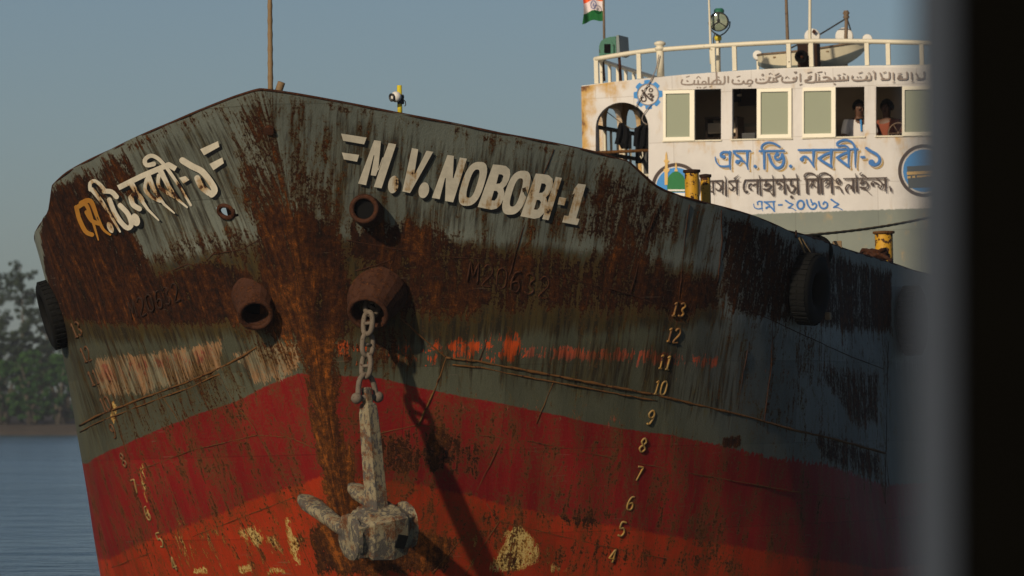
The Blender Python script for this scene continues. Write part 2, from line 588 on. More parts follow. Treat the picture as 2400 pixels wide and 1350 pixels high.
M['blue_paint'] = simple('blue sign paint', (.036, .15, .40), .55, .15, 5, .3, 0, .05)
M['sky_paint'] = simple('light blue sign paint', (.045, .235, .56), .55, .15, 5, .3, 0, .05)
M['ochre_paint'] = simple('ochre sign paint', (.62, .40, .13), .55, .1, 5, .3, 0, .05)
M['brown_paint'] = simple('dark brown sign paint', (.055, .036, .030), .55, .2, 5, .3, 0, .05)
M['brown_faded'] = simple('faded brown sign paint', (.24, .19, .16), .55, .2, 5, .3, 0, .05)
M['green_paint'] = simple('green sign paint', (.012, .15, .04), .55, .2, 5, .3, 0, .05)
M['white_paint'] = simple('white sign paint', (.72, .69, .62), .55, .08, 5, .3, 0, .05)
M['wall_white'] = simple('whitewash between letters', (.62, .565, .515), .55, .06, 1.3, .35, 0, .05)
M['slate_paint'] = simple('slate sign paint', (.07, .085, .09), .55, .2, 5, .3, 0, .05)
M['room'] = simple('cabin lining', (.70, .57, .40), .6, .15, 1.5, .3, 0, .05)
M['furniture'] = simple('varnished wood', (.09, .05, .025), .5, .3, 5, .4, 0, .1)
M['canvas'] = simple('cream boat paint', (.52, .47, .34), .6, .15, 4, .3, .05, .1)
M['boat_grey'] = simple('boat grey paint', (.19, .22, .21), .6, .2, 4, .3, .05, .1)
M['skin'] = simple('brown skin', (.10, .047, .027), .55, .1, 8, .4, 0, 0)
M['hair'] = simple('black hair', (.006, .005, .005), .6, .3, 30, .3, 0, .3)

def anchor_material():
    t = NT('galvanised anchor with flaking cement wash'); o = t.obj()
    b = t.noise(t.scale(o, (1, 1, .55)), 24, 9, .72); f = t.noise(o, 60, 5, .65); g = t.noise(o, 4, 4, .6)
    c = t.mix(t.ss(t.ma('ADD', b, t.mad(g, .6, -.3)), .46, .53), (.076, .067, .056), (.215, .178, .108))
    x = t.n('ShaderNodeVectorMath', operation='SCALE'); t.put(x.inputs[0], c); t.put(x.inputs['Scale'], t.mad(f, .8, .6)); c = x.outputs[0]
    r = t.ss(t.ma('ADD', t.noise(o, 5.3, 8, .70), t.mad(f, .4, -.2)), .49, .64)
    c = t.mix(r, c, t.ramp(f, [(.3, (.040, .020, .012)), (.7, (.16, .060, .020))]))
    t.bump(t.ma('ADD', b, t.mad(f, .4, 0)), .7, .02)
    return t.out(c, .85, 0, .2)
M['anchor'] = anchor_material()
M['chain'] = simple('muddy chain iron', (.125, .098, .072), .8, .45, 14, .25, .25, .5)

def letter_material(name, col):
    t = NT(name)
    hq = t.attr('hq', 'Vector')
    sep = t.n('ShaderNodeSeparateXYZ'); t.put(sep.inputs[0], hq)
    ca = t.n('ShaderNodeCombineXYZ'); t.put(ca.inputs[0], sep.outputs[2]); t.put(ca.inputs[1], sep.outputs[1])
    cq = t.n('ShaderNodeCombineXYZ'); t.put(cq.inputs[0], sep.outputs[0]); t.put(cq.inputs[1], sep.outputs[1])
    s2 = t.noise(t.scale(cq.outputs[0], (14, 1.6, 1)), 1.0, 5, .65)
    b2 = t.noise(ca.outputs[0], 7.0, 8, .68)
    rust = t.attr('rust')
    v = t.ma('ADD', rust, t.ma('ADD', t.mad(s2, .9, -.45), t.mad(b2, 1.3, -.65)))
    x = t.n('ShaderNodeVectorMath', operation='SCALE'); x.inputs[0].default_value = col; t.put(x.inputs['Scale'], t.mad(b2, .9, .55))
    c = t.mix(t.ma('MULTIPLY', t.ss(v, .22, .5), .75), x.outputs[0], (.33, .17, .03))
    c = t.mix(t.ss(v, .50, .56), c, t.ramp(t.noise(ca.outputs[0], 9, 6), RUST_STOPS))
    t.bump(b2, .25, .01)
    return t.out(c, .6, 0, .3)
M['letter'] = letter_material('cream hull lettering', (.62, .56, .44))
M['letter_orange'] = letter_material('rust soaked lettering', (.40, .17, .022))
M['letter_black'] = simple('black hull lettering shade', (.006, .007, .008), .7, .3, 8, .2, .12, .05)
M['mark'] = letter_material('cream draught mark', (.22, .138, .046))
M['mark_dull'] = letter_material('rusted draught mark', (.12, .055, .022))

def wall_material():
    t = NT('whitewashed deckhouse steel'); o = t.obj()
    n1 = t.noise(o, 1.3, 6, .6); n2 = t.noise(t.scale(o, (5, 5, 1.2)), 1.0, 6, .6); f = t.noise(o, 30, 4)
    w_ = t.mix(t.ss(n1, .35, .7), (.645, .610, .575), (.56, .53, .50))
    w_ = t.mix(t.ma('MULTIPLY', t.ss(n2, .52, .75), .4), w_, (.36, .31, .25))
    g = t.mix(t.ss(n1, .3, .7), (.185, .205, .170), (.150, .172, .148))
    c = t.mix(t.ss(t.ma('ADD', t.attr('lower'), t.mad(f, .04, -.02)), -.008, .008), w_, g)
    pj = t.n('ShaderNodeTexBrick'); xz = t.n('ShaderNodeSeparateXYZ'); t.put(xz.inputs[0], o); xc = t.n('ShaderNodeCombineXYZ'); t.put(xc.inputs[0], xz.outputs[0]); t.put(xc.inputs[1], xz.outputs[2]); t.put(pj.inputs['Vector'], xc.outputs[0])
    pj.inputs['Color1'].default_value = (.96, .96, .96, 1); pj.inputs['Color2'].default_value = (1.03, 1.03, 1.03, 1); pj.inputs['Mortar'].default_value = (.80, .78, .76, 1); pj.inputs['Scale'].default_value = 1.0; pj.inputs['Mortar Size'].default_value = .006; pj.inputs['Brick Width'].default_value = 1.22; pj.inputs['Row Height'].default_value = .70
    c = t.mix(1.0, c, pj.outputs['Color'], 'MULTIPLY')
    v = t.ma('ADD', t.attr('rust'), t.ma('ADD', t.mad(n2, 1.1, -.55), t.mad(t.noise(o, 6, 7, .66), .8, -.4)))
    c = t.mix(t.ss(v, .15, .6), c, (.50, .30, .085))
    c = t.mix(t.ss(v, .55, .75), c, (.13, .045, .012))
    t.bump(t.ma('ADD', n1, t.mad(f, .1, 0)), .3, .02)
    return t.out(c, .55, 0, .35)
M['wall'] = wall_material()

def glass_material():
    t = NT('tinted window glass')
    t.b.inputs['Base Color'].default_value = (.37, .40, .29, 1)
    t.b.inputs['Roughness'].default_value = .12
    t.b.inputs['Alpha'].default_value = .70
    t.b.inputs['Specular IOR Level'].default_value = .5
    return t.m
M['glass'] = glass_material()

def lens_material():
    t = NT('searchlight lens')
    o = t.obj()
    t.out(t.mix(t.ss(t.noise(o, 3, 3), .4, .6), (.16, .20, .14), (.30, .33, .24)), .08, 0, .8)
    return t.m
M['lens'] = lens_material()

def water_material():
    t = NT('river water'); o = t.obj()
    n = t.noise(t.scale(o, (.8, .45, 1)), 1.0, 5, .6)
    n2 = t.noise(t.scale(o, (.10, .07, 1)), 1.0, 4, .55)
    g = t.noise(t.scale(o, (.012, .022, 1)), 1.0, 3, .5)
    t.bump(t.ma('MULTIPLY', t.ma('ADD', n, t.mad(n2, 2.6, 0)), t.mad(g, 1.6, .3)), 1.0, .55)
    return t.out((.036, .066, .086), .16, 0, .5)
M['water'] = water_material()

def leaf_material(name, a, b):
    t = NT(name); o = t.obj()
    n = t.noise(o, .35, 4, .6); f = t.noise(o, 2.5, 3)
    t.out(t.mix(t.ss(t.ma('ADD', n, t.mad(f, .4, -.2)), .35, .65), a, b), .7, 0, .2)
    t.b.inputs['Subsurface Weight'].default_value = 0
    return t.m
M['leaf_dark'] = leaf_material('dark casuarina foliage', (.012, .026, .013), (.026, .042, .017))
M['leaf_green'] = leaf_material('mangrove foliage', (.013, .050, .010), (.034, .088, .016))
M['leaf_wood'] = leaf_material('far mixed foliage', (.010, .028, .011), (.030, .056, .016))
M['trunk'] = simple('grey bark', (.10, .085, .065), .9, .3, 2, .2, 0, .4)
M['mud'] = simple('river mud', (.048, .038, .030), .85, .4, .6, .2, 0, .4)
M['post'] = simple('grey window post', (.050, .060, .078), .8, .1, 3, .1, 0, .05)  # grey kept dark and bluish in place of cabin shade
M['post_shade'] = simple('cabin panel darkened for shade', (.0032, .003, .0024), .9, .2, 3, 0, 0, .05)  # near-black colour stands in for shade on a sunlit panel
# ------------------------------------------------------------------ the ship: hull
ship = thing('cargo_ship', 'rusty grey and red cargo ship with white deckhouse, seen bow on', 'ship', (0, 3.4, 0))

def sd_poly(P, poly):
    """signed distance (negative inside) of points to a closed polygon"""
    poly = np.array(poly)
    best = np.full(len(P), 1e9)
    for i in range(len(poly)):
        a, b = poly[i], poly[(i + 1) % len(poly)]
        ab = b - a
        t = np.clip(((P - a) @ ab) / (ab @ ab + 1e-12), 0, 1)
        d = np.linalg.norm(P - (a + t[:, None] * ab), axis=1)
        best = np.minimum(best, d)
    ins = in_poly(P, [tuple(p) for p in poly])
    return np.where(ins, -best, best)

def dev(poly):
    out = []
    for p in poly:
        q = az(*p)
        if q is None: print('miss', p)
        else: out.append(q)
    return out

def region(P, feats):
    """feats: (amount, feather, polygon traced on the plating)"""
    r = np.zeros(len(P))
    for amt, fe, poly in feats:
        d = sd_poly(P, dev(poly))
        s_ = np.clip(.5 - d / (fe * 1.5), 0, 1)
        r = np.maximum(r, amt * s_ * s_ * (3 - 2 * s_))
    return r

def below(P, left, right):
    """signed height of a painted line above each point (positive = below the line)"""
    pts = dev(left) + dev(right)
    pts.sort()
    X = [p[0] for p in pts]; Z = [p[1] for p in pts]
    return np.interp(P[:, 0], X, Z) - P[:, 1]

RUST = [
 (.44, .12, [(645, 216), (940, 272), (1180, 322), (1430, 372), (1430, 388), (1180, 340), (940, 290), (645, 236)]),
 (.46, .12, [(600, 216), (440, 279), (300, 340), (180, 404), (186, 418), (305, 356), (445, 295), (602, 234)]),
 (.30, .4, [(1180, 400), (1430, 390), (1480, 600), (1200, 590)]),
 (.22, .3, [(1640, 480), (2100, 640), (2100, 1180), (1800, 1090), (1640, 900)]),
 (.24, .5, [(200, 1100), (740, 900), (900, 900), (2000, 1150), (1900, 1345), (240, 1345)]),
 (.19, .3, [(640, 225), (1000, 285), (1430, 375), (1680, 490), (1680, 800), (1000, 760), (640, 700)]),
 (.52, .3, [(612, 215), (560, 235), (521, 262), (540, 330), (560, 430), (578, 520), (600, 640), (640, 700), (700, 690), (800, 620), (812, 570), (806, 500), (770, 420), (720, 360), (668, 330), (645, 225)]),
 (.36, .3, [(640, 222), (690, 232), (770, 250), (795, 310), (800, 420), (790, 480), (700, 440), (650, 330)]),
 (.86, .25, [(600, 500), (640, 470), (700, 480), (790, 520), (815, 600), (835, 680), (830, 790), (770, 815), (640, 800), (575, 760), (560, 700), (600, 640)]),
 (.90, .14, [(118, 447), (170, 418), (205, 403), (228, 470), (280, 500), (318, 560), (345, 612), (368, 645), (430, 630), (500, 605), (596, 640), (600, 700), (560, 760), (400, 765), (180, 755), (135, 740), (108, 640), (95, 550)]),
 (.62, .15, [(205, 402), (300, 352), (330, 420), (300, 470), (230, 470)]),
 (.50, .18, [(400, 560), (590, 520), (612, 640), (500, 610), (380, 640), (350, 600)]),
 (.68, .25, [(820, 560), (900, 530), (1010, 520), (1100, 560), (1240, 585), (1330, 590), (1480, 560), (1600, 640), (1585, 720), (1500, 745), (1300, 735), (940, 745), (840, 690)]),
 (.78, .2, [(880, 525), (960, 510), (1000, 540), (985, 580), (900, 570)]),
 (.95, .14, [(812, 490), (845, 540), (890, 500), (905, 580), (890, 620), (815, 600)]),
 (.60, .25, [(1400, 390), (1470, 400), (1590, 480), (1600, 560), (1500, 600), (1330, 560), (1370, 450)]),
 (.85, .2, [(1480, 620), (1610, 640), (1690, 640), (1690, 720), (1600, 745), (1480, 720)]),
 (.68, .15, [(1690, 500), (1780, 530), (1860, 565), (1860, 760), (1720, 740), (1690, 680)]),
 (.68, .15, [(1860, 565), (2000, 610), (2090, 640), (2090, 780), (1980, 780), (1860, 750)]),
 (.55, .2, [(1930, 850), (2000, 860), (2060, 860), (2060, 1000), (2010, 1010), (1930, 900)]),
 (.62, .2, [(1900, 1010), (1960, 1020), (2060, 1060), (2060, 1130), (1930, 1090)]),
 (.45, .3, [(560, 760), (940, 760), (960, 860), (880, 880), (700, 870), (600, 840)]),
 # stem band
 (.92, .16, [(690, 680), (735, 700), (790, 790), (796, 880), (792, 950), (800, 1000), (812, 1060), (835, 1120), (848, 1180), (862, 1240), (960, 1250), (1080, 1260), (1040, 1340), (745, 1345), (728, 1250), (770, 1190), (758, 1120), (745, 1060), (733, 1010), (724, 930), (712, 860), (690, 800), (660, 760)]),
 (.55, .2, [(830, 1010), (930, 1010), (1040, 1000), (1140, 1040), (1130, 1130), (1000, 1110), (850, 1130)]),
 (.45, .2, [(1280, 1170), (1450, 1190), (1460, 1230), (1300, 1210)]),
 (.62, .12, [(1310, 1205), (1395, 1200), (1420, 1235), (1330, 1240)]),
 (.35, .2, [(1480, 1080), (1560, 1100), (1590, 1250), (1500, 1260)]),
 (.40, .3, [(1100, 1300), (1400, 1250), (1700, 1300), (1800, 1345), (1100, 1345)]),
 (.8, .05, [(1690, 1025), (1738, 1020), (1738, 1050), (1695, 1048)]),
 (.3, .3, [(190, 880), (560, 850), (600, 1000), (300, 1060), (190, 1080)]),
]
STAIN = [
 (.62, .3, [(612, 215), (521, 262), (560, 430), (600, 640), (800, 620), (812, 570), (795, 310), (770, 250), (640, 220)]),
 (1.25, .35, [(120, 600), (350, 610), (590, 560), (830, 560), (1000, 560), (1300, 580), (1600, 620), (1690, 640), (1690, 760), (1500, 770), (1200, 790), (940, 800), (600, 790), (350, 800), (150, 800)]),
 (.58, .4, [(700, 235), (1000, 285), (1430, 375), (1680, 490), (1680, 640), (1300, 600), (820, 560), (640, 560)]),
 (.58, .3, [(200, 405), (600, 215), (600, 620), (370, 640)]),
 (.60, .4, [(150, 800), (600, 790), (940, 800), (1200, 790), (1750, 760), (1750, 1000), (1100, 900), (700, 870), (210, 1070)]),
 (.22, .3, [(1690, 500), (2090, 640), (2090, 1000), (1700, 900)]),
]
SCUFF_W = [
 (1.02, .16, [(225, 842), (320, 835), (450, 815), (520, 800), (520, 862), (430, 895), (330, 925), (235, 925)]),
 (.90, .14, [(545, 830), (640, 805), (700, 800), (705, 850), (660, 890), (600, 900)]),
 (.30, .2, [(1130, 815), (1250, 820), (1400, 830), (1700, 845), (1700, 880), (1400, 865), (1130, 850)]),
 (.25, .2, [(200, 930), (560, 850), (590, 900), (300, 1000)]),
]
SCUFF_O = [
 (.44, .12, [(760, 790), (900, 800), (1040, 790), (1230, 770), (1240, 850), (1000, 860), (880, 870), (770, 860)]),
 (.24, .2, [(900, 880), (1500, 960), (1500, 1040), (900, 940)]),
 (.42, .09, [(230, 845), (300, 842), (400, 825), (500, 812), (505, 850), (420, 870), (300, 900), (232, 905)]),
 (.66, .07, [(782, 800), (815, 792), (822, 810), (832, 845), (805, 850), (785, 822)]),
 (.74, .07, [(1040, 805), (1085, 788), (1072, 825), (1045, 828)]),
 (.70, .07, [(1098, 800), (1128, 792), (1128, 815), (1110, 838), (1100, 832)]),
 (.74, .07, [(1175, 800), (1185, 780), (1198, 788), (1222, 805), (1222, 835), (1195, 845), (1180, 830)]),
 (.54, .1, [(1220, 805), (1400, 812), (1560, 818), (1700, 835), (1690, 868), (1400, 850), (1225, 845)]),
 (.45, .1, [(880, 845), (1000, 810), (1020, 825), (940, 860)]),
 (.4, .1, [(1760, 850), (1850, 860), (1850, 890), (1770, 880)]),
]
CREAM = [
 (.36, .3, [(400, 1230), (560, 1190), (700, 1170), (740, 1240), (740, 1347), (400, 1347)]),
 (.31, .3, [(1080, 1240), (1400, 1260), (1420, 1347), (1080, 1347)]),
 (.20, .2, [(720, 890), (720, 960), (860, 960), (1000, 930), (940, 900), (800, 840)]),
 (.70, .09, [(1185, 1240), (1225, 1235), (1245, 1255), (1268, 1290), (1262, 1320), (1230, 1340), (1140, 1347), (1130, 1320), (1175, 1285)]),
 (.56, .08, [(1290, 1320), (1330, 1322), (1335, 1345), (1285, 1345)]),
 (.60, .07, [(552, 1235), (600, 1230), (622, 1262), (608, 1290), (560, 1262)]),
 (.64, .06, [(665, 1208), (682, 1212), (700, 1275), (712, 1330), (690, 1330), (672, 1260)]),
 (.68, .06, [(628, 1322), (650, 1325), (680, 1347), (628, 1347)]),
 (.7, .04, [(452, 1335), (480, 1325), (490, 1345), (455, 1347)]),
 (.7, .04, [(555, 1322), (580, 1320), (590, 1345), (560, 1345)]),
 (.75, .03, [(262, 935), (275, 950), (268, 1000), (258, 980)]),
 (.6, .03, [(325, 1080), (338, 1085), (355, 1210), (345, 1215)]),
]
RED_L = [(205, 1086), (300, 1040), (393, 998), (483, 963), (550, 943), (587, 923), (650, 893), (700, 875)]
RED_R = [(883, 885), (920, 893), (967, 905), (1033, 920), (1133, 938), (1233, 958), (1400, 993), (1454, 1004), (1567, 1019), (1696, 1046), (1800, 1071), (1925, 1087), (2071, 1137)]
ORG_L = [(255, 1312), (420, 1240), (540, 1195), (600, 1167), (700, 1137), (760, 1113)]
ORG_R = [(933, 1130), (1000, 1140), (1100, 1163), (1200, 1187), (1300, 1207), (1342, 1217), (1479, 1237), (1558, 1254), (1717, 1279), (1883, 1308), (2060, 1335)]
UP_L = [(135, 740), (350, 640), (480, 610), (590, 600)]
UP_R = [(830, 560), (1000, 580), (1250, 590), (1400, 600), (1480, 640), (1600, 690), (1700, 740), (1860, 790), (2060, 850)]

def set_attrs(me, W_, L_, Z_):
    a = table(TA, L_, Z_) * np.where(W_ >= 0, 1, -1)
    q = table(TQ, L_, Z_) * np.where(W_ >= 0, 1, -1) + np.where(W_ >= 0, 0, 37.0)
    P = np.stack([a, Z_], 1)
    at = me.attributes.new('hq', 'FLOAT_VECTOR', 'POINT')
    at.data.foreach_set('vector', np.stack([q, Z_, a], 1).astype(np.float32).ravel())
    return P

def put(me, name, val):
    me.attributes.new(name, 'FLOAT', 'POINT').data.foreach_set('value', np.asarray(val, np.float32))

def top_of(D):
    z = np.full_like(D, 5.0)
    for _ in range(40): z = .5 * z + .5 * gunwale(stem_l(z) + D)
    return z

DP = np.concatenate([10.5 * np.linspace(0, 1, 330) ** 1.55, np.linspace(10.7, LEND, 60)])
DS = np.concatenate([5.2 * np.linspace(0, 1, 210) ** 1.45, np.linspace(5.35, LEND, 60)])
HOLE = hull_at(530, 496)[0]
NROW = 230
vs, fs = [], []
Wl, Ll, Zl = [], [], []
base = 0
for sg, D in ((1, DP), (-1, DS)):
    zt = top_of(D)
    # a slightly uneven, knocked about rail
    zt = zt + .006 * np.sin(D * 9.1 + sg) + .004 * np.sin(D * 23.7)
    v = np.linspace(0, 1, NROW)
    Z = -0.7 + (zt[None, :] + 0.7) * v[:, None]
    Lg = stem_l(Z) + D[None, :]
    Wg = half_breadth(Lg, Z)
    # hungry-horse dents between frames and shell buckles
    aa = table(TA, Lg, Z)
    far = np.clip(1 - (aa - 3.5) / 2.5, 0, 1)
    dent = far * .013 * np.sin(aa * 10.2 + .6 * np.sin(Z * 3)) * np.clip((aa - .6) / .5, 0, 1) + (.3 + .7 * far) * .014 * np.sin(aa * 2.3 + Z * 1.7) * np.sin(Z * 2.9 + sg) * np.clip((aa - .5) / .8, 0, 1)
    Wd = np.maximum(Wg + dent * .8, 0) * sg
    m = len(D)
    Wl.append((Wg * sg + sg * 1e-9).ravel()); Ll.append(Lg.ravel()); Zl.append(Z.ravel())
    vs.append(np.stack([Wd.ravel(), Lg.ravel(), Z.ravel()], 1))
    j, i = np.meshgrid(np.arange(NROW - 1), np.arange(m - 1), indexing='ij')
    q = np.stack([j * m + i, j * m + i + 1, (j + 1) * m + i + 1, (j + 1) * m + i], -1).reshape(-1, 4) + base
    if sg < 0:
        q = q[:, ::-1]
        c = np.stack([Wd.ravel(), Lg.ravel(), Z.ravel()], 1)[(q - base)].mean(1)
        k = ((c[:, 1] - HOLE.y) / .060) ** 2 + ((c[:, 2] - HOLE.z) / .062) ** 2 > 1
        q = q[k]
    fs.append(q)
    base += m * NROW
V = np.concatenate(vs); FQ = np.concatenate(fs)
W_, L_, Z_ = np.concatenate(Wl), np.concatenate(Ll), np.concatenate(Zl)
org = Vector(ship['_base'])
me = bpy.data.meshes.new('hull')
me.from_pydata((V - np.array(org)).tolist(), [], FQ.tolist())
me.polygons.foreach_set('use_smooth', [True] * len(me.polygons))
P = set_attrs(me, W_, L_, Z_)
put(me, 'rust', region(P, RUST)); put(me, 'stain', region(P, STAIN))
put(me, 'scuff_w', region(P, SCUFF_W)); put(me, 'scuff_o', region(P, SCUFF_O)); put(me, 'cream', region(P, CREAM))
put(me, 'red_sd', below(P, RED_L, RED_R)); put(me, 'org_sd', below(P, ORG_L, ORG_R)); put(me, 'up_sd', -below(P, UP_L, UP_R))
put(me, 'hot', region(P, [(1, .2, [(770, 780), (1235, 770), (1235, 850), (880, 870), (770, 860)]), (.55, .3, [(1235, 790), (1700, 820), (1700, 880), (1235, 850)])]))
put(me, 'blue', region(P, [(1, 1.2, [(1640, 480), (2100, 640), (2100, 1200), (1800, 1100), (1640, 900)])]))  # mask of shaded aft port plating, paint lightened there as fill light
put(me, 'warm', region(P, [(1.0, .25, [(660, 380), (700, 560), (740, 760), (800, 790), (800, 950), (850, 1180), (1080, 1260), (1040, 1345), (745, 1345), (720, 900), (640, 800), (590, 730), (680, 640)]), (.35, .4, [(700, 560), (620, 520), (600, 640), (700, 760), (800, 700)])]))
me.materials.append(M['hull']); me.update()
hull = bpy.data.objects.new('hull', me); COL.objects.link(hull); hull.parent = ship; hull['_base'] = tuple(org)

# bulwark inner skin with cap, foredeck and main deck, transom
Dc = np.concatenate([10.5 * np.linspace(0, 1, 120) ** 1.55, np.linspace(10.8, LEND, 40)])
zt = top_of(Dc); lt = stem_l(zt) + Dc; wt = half_breadth(lt, zt)
nx = np.gradient(lt); ny = np.gradient(wt); nn = np.hypot(nx, ny) + 1e-9
inw, inl = wt - .09 * nx / nn, lt + .09 * ny / nn
inw = np.maximum(inw, .01)
zd = zt - np.interp(lt, [0, 3, 4, 34], [1.25, 1.25, .95, .95])
lq = stem_l(zd) + Dc; wq = half_breadth(lq, zd)
qx = np.gradient(lq); qy = np.gradient(wq); qn = np.hypot(qx, qy) + 1e-9
bw, bl = np.maximum(wq - .10 * qx / qn, .008), lq + .10 * qy / qn
for sg in (1, -1):
    mb = MB(); m = len(Dc)
    v = [(sg * wt[i], lt[i], zt[i] + .004) for i in range(m)] + [(sg * inw[i], inl[i], zt[i] + .004) for i in range(m)] + [(sg * bw[i], bl[i], zd[i]) for i in range(m)]
    f = [(i, i + 1, m + i + 1, m + i) for i in range(m - 1)]
    for i in range(m - 1):
        cl, cz = (inl[i] + inl[i + 1]) / 2, zt[i]
        if sg < 0 and -.16 < (bl[i] + cl) / 2 - HOLE.y < .34: 
            continue
        f.append((m + i, m + i + 1, 2 * m + i + 1, 2 * m + i))
    mb.add(v, f).build('bulwark', M['rust_dark'], ship)
    mb = MB()
    mb.tube([(sg * (wt[i] - .014), lt[i], zt[i] + .006) for i in range(0, m)], .014, 6)
    mb.build('rail_cap', M['rust'], ship, smooth=True)
mb = MB(); m = len(Dc)
mb.add([(bw[i], bl[i], zd[i] + .004) for i in range(m)] + [(-bw[i], bl[i], zd[i] + .004) for i in range(m)], [(i, i + 1, m + i + 1, m + i) for i in range(m - 1)])
mb.build('deck', M['deck'], ship)
zz = np.linspace(-.7, zt[-1], 12); ll = stem_l(zz) + LEND; ww = half_breadth(ll, zz)
MB().add([(ww[i], ll[i], zz[i]) for i in range(12)] + [(-ww[i], ll[i], zz[i]) for i in range(12)], [(i, 12 + i, 13 + i, i + 1) for i in range(11)]).build('transom', M['rust_dark'], ship)

# welded seams and the rubbing strakes that follow the plating
SEAMS = [
 (.020, [(187, 998), (225, 976), (330, 935), (440, 895), (520, 860), (565, 837), (602, 813)]),
 (.014, [(188, 1012), (230, 990), (330, 950), (440, 911), (515, 876)]),
 (.024, [(1046, 838), (1120, 847), (1200, 862), (1300, 880), (1400, 900), (1540, 926), (1640, 950), (1750, 976), (1850, 1005), (1960, 1030), (2075, 1062)]),
 (.016, [(1060, 855), (1130, 862), (1200, 877), (1300, 896), (1400, 914), (1540, 940)]),
 (.018, [(940, 745), (985, 788), (1046, 838), (1022, 905), (1000, 955), (980, 996)]),
 (.009, [(1298, 350), (1276, 405), (1245, 480), (1215, 570), (1190, 660), (1165, 735), (1140, 800), (1124, 844)]),
 (.007, [(1543, 475), (1507, 583), (1477, 687)]),
 (.012, [(1690, 492), (1692, 560), (1682, 660)]),
 (.008, [(1616, 480), (1605, 560), (1592, 700)]),
 (.009, [(366, 650), (440, 618), (470, 625), (500, 596), (570, 584), (600, 566)]),
 (.007, [(812, 562), (900, 578), (960, 590), (1060, 603), (1190, 610)]),
 (.007, [(830, 636), (880, 622), (922, 606), (905, 650)]),
 (.006, [(1270, 640), (1380, 664), (1480, 690), (1560, 722)]),
 (.007, [(885, 1016), (978, 997), (1050, 1003), (1130, 1020), (1250, 1036), (1400, 1066), (1600, 1106), (1850, 1150), (1990, 1170)]),
 (.007, [(300, 1112), (450, 1055), (600, 1020), (672, 1024), (738, 1050)]),
 (.006, [(1177, 1030), (1140, 1105), (1097, 1190)]),
 (.008, [(1298, 892), (1257, 993)]),
 (.008, [(510, 872), (550, 943), (593, 997), (640, 1085)]),
 (.007, [(384, 932), (427, 998)]), (.006, [(447, 900), (470, 945)]),
 (.007, [(1170, 1222), (1090, 1345)]), (.007, [(1110, 1227), (1013, 1345)]), (.006, [(1140, 1180), (1170, 1222), (1400, 1277), (1560, 1310)]),
 (.006, [(262, 1330), (440, 1262), (560, 1215), (690, 1165)]),
 (.006, [(560, 1215), (640, 1345)]), (.006, [(690, 1235), (735, 1345)]),
 (.007, [(1752, 820), (1740, 880), (1730, 960)]), (.008, [(1810, 740), (1808, 850), (1790, 1000)]),
 (.008, [(2082, 800), (2078, 950), (2074, 1180)]),
 (.008, [(1700, 700), (1850, 770), (1980, 830), (2070, 865)]),
]
for r_, pts in SEAMS:
    line = []
    for p in straight(pts, 14):
        h = hull_at(p[0] + random.uniform(-.8, .8), p[1] + random.uniform(-.8, .8), .002)
        if h: line.append(h[0])
    if len(line) > 1:
        rs = [r_ * random.uniform(.65, 1.25) * .62 for _ in line]
        MB().tube(line, rs, 6).build('weld_seam', M['rust_orange'] if pts[0][1] > 700 and pts[0][0] < 1700 else M['rust'], ship, smooth=True)

# -------- lettering painted on the plating
def attach(o, rust=None):
    me = o.data
    n = len(me.vertices)
    co = np.empty(n * 3, np.float32); me.vertices.foreach_get('co', co)
    co = co.reshape(-1, 3) + np.array(o['_base'])
    P = set_attrs(me, co[:, 0], co[:, 1], co[:, 2])
    put(me, 'rust', np.zeros(n) if rust is None else region(P, rust))

def on_hull(figs, name, mat, off, rust=None, parent=None, dx=0, dy=0):
    mb = MB()
    for k, (v, f) in enumerate(figs):
        sheet(mb, ([(p[0] + dx, p[1] + dy) for p in v], f), hull_at, off + .0004 * k)
    o = mb.build(name, mat, parent or ship)
    attach(o, rust)
    return o

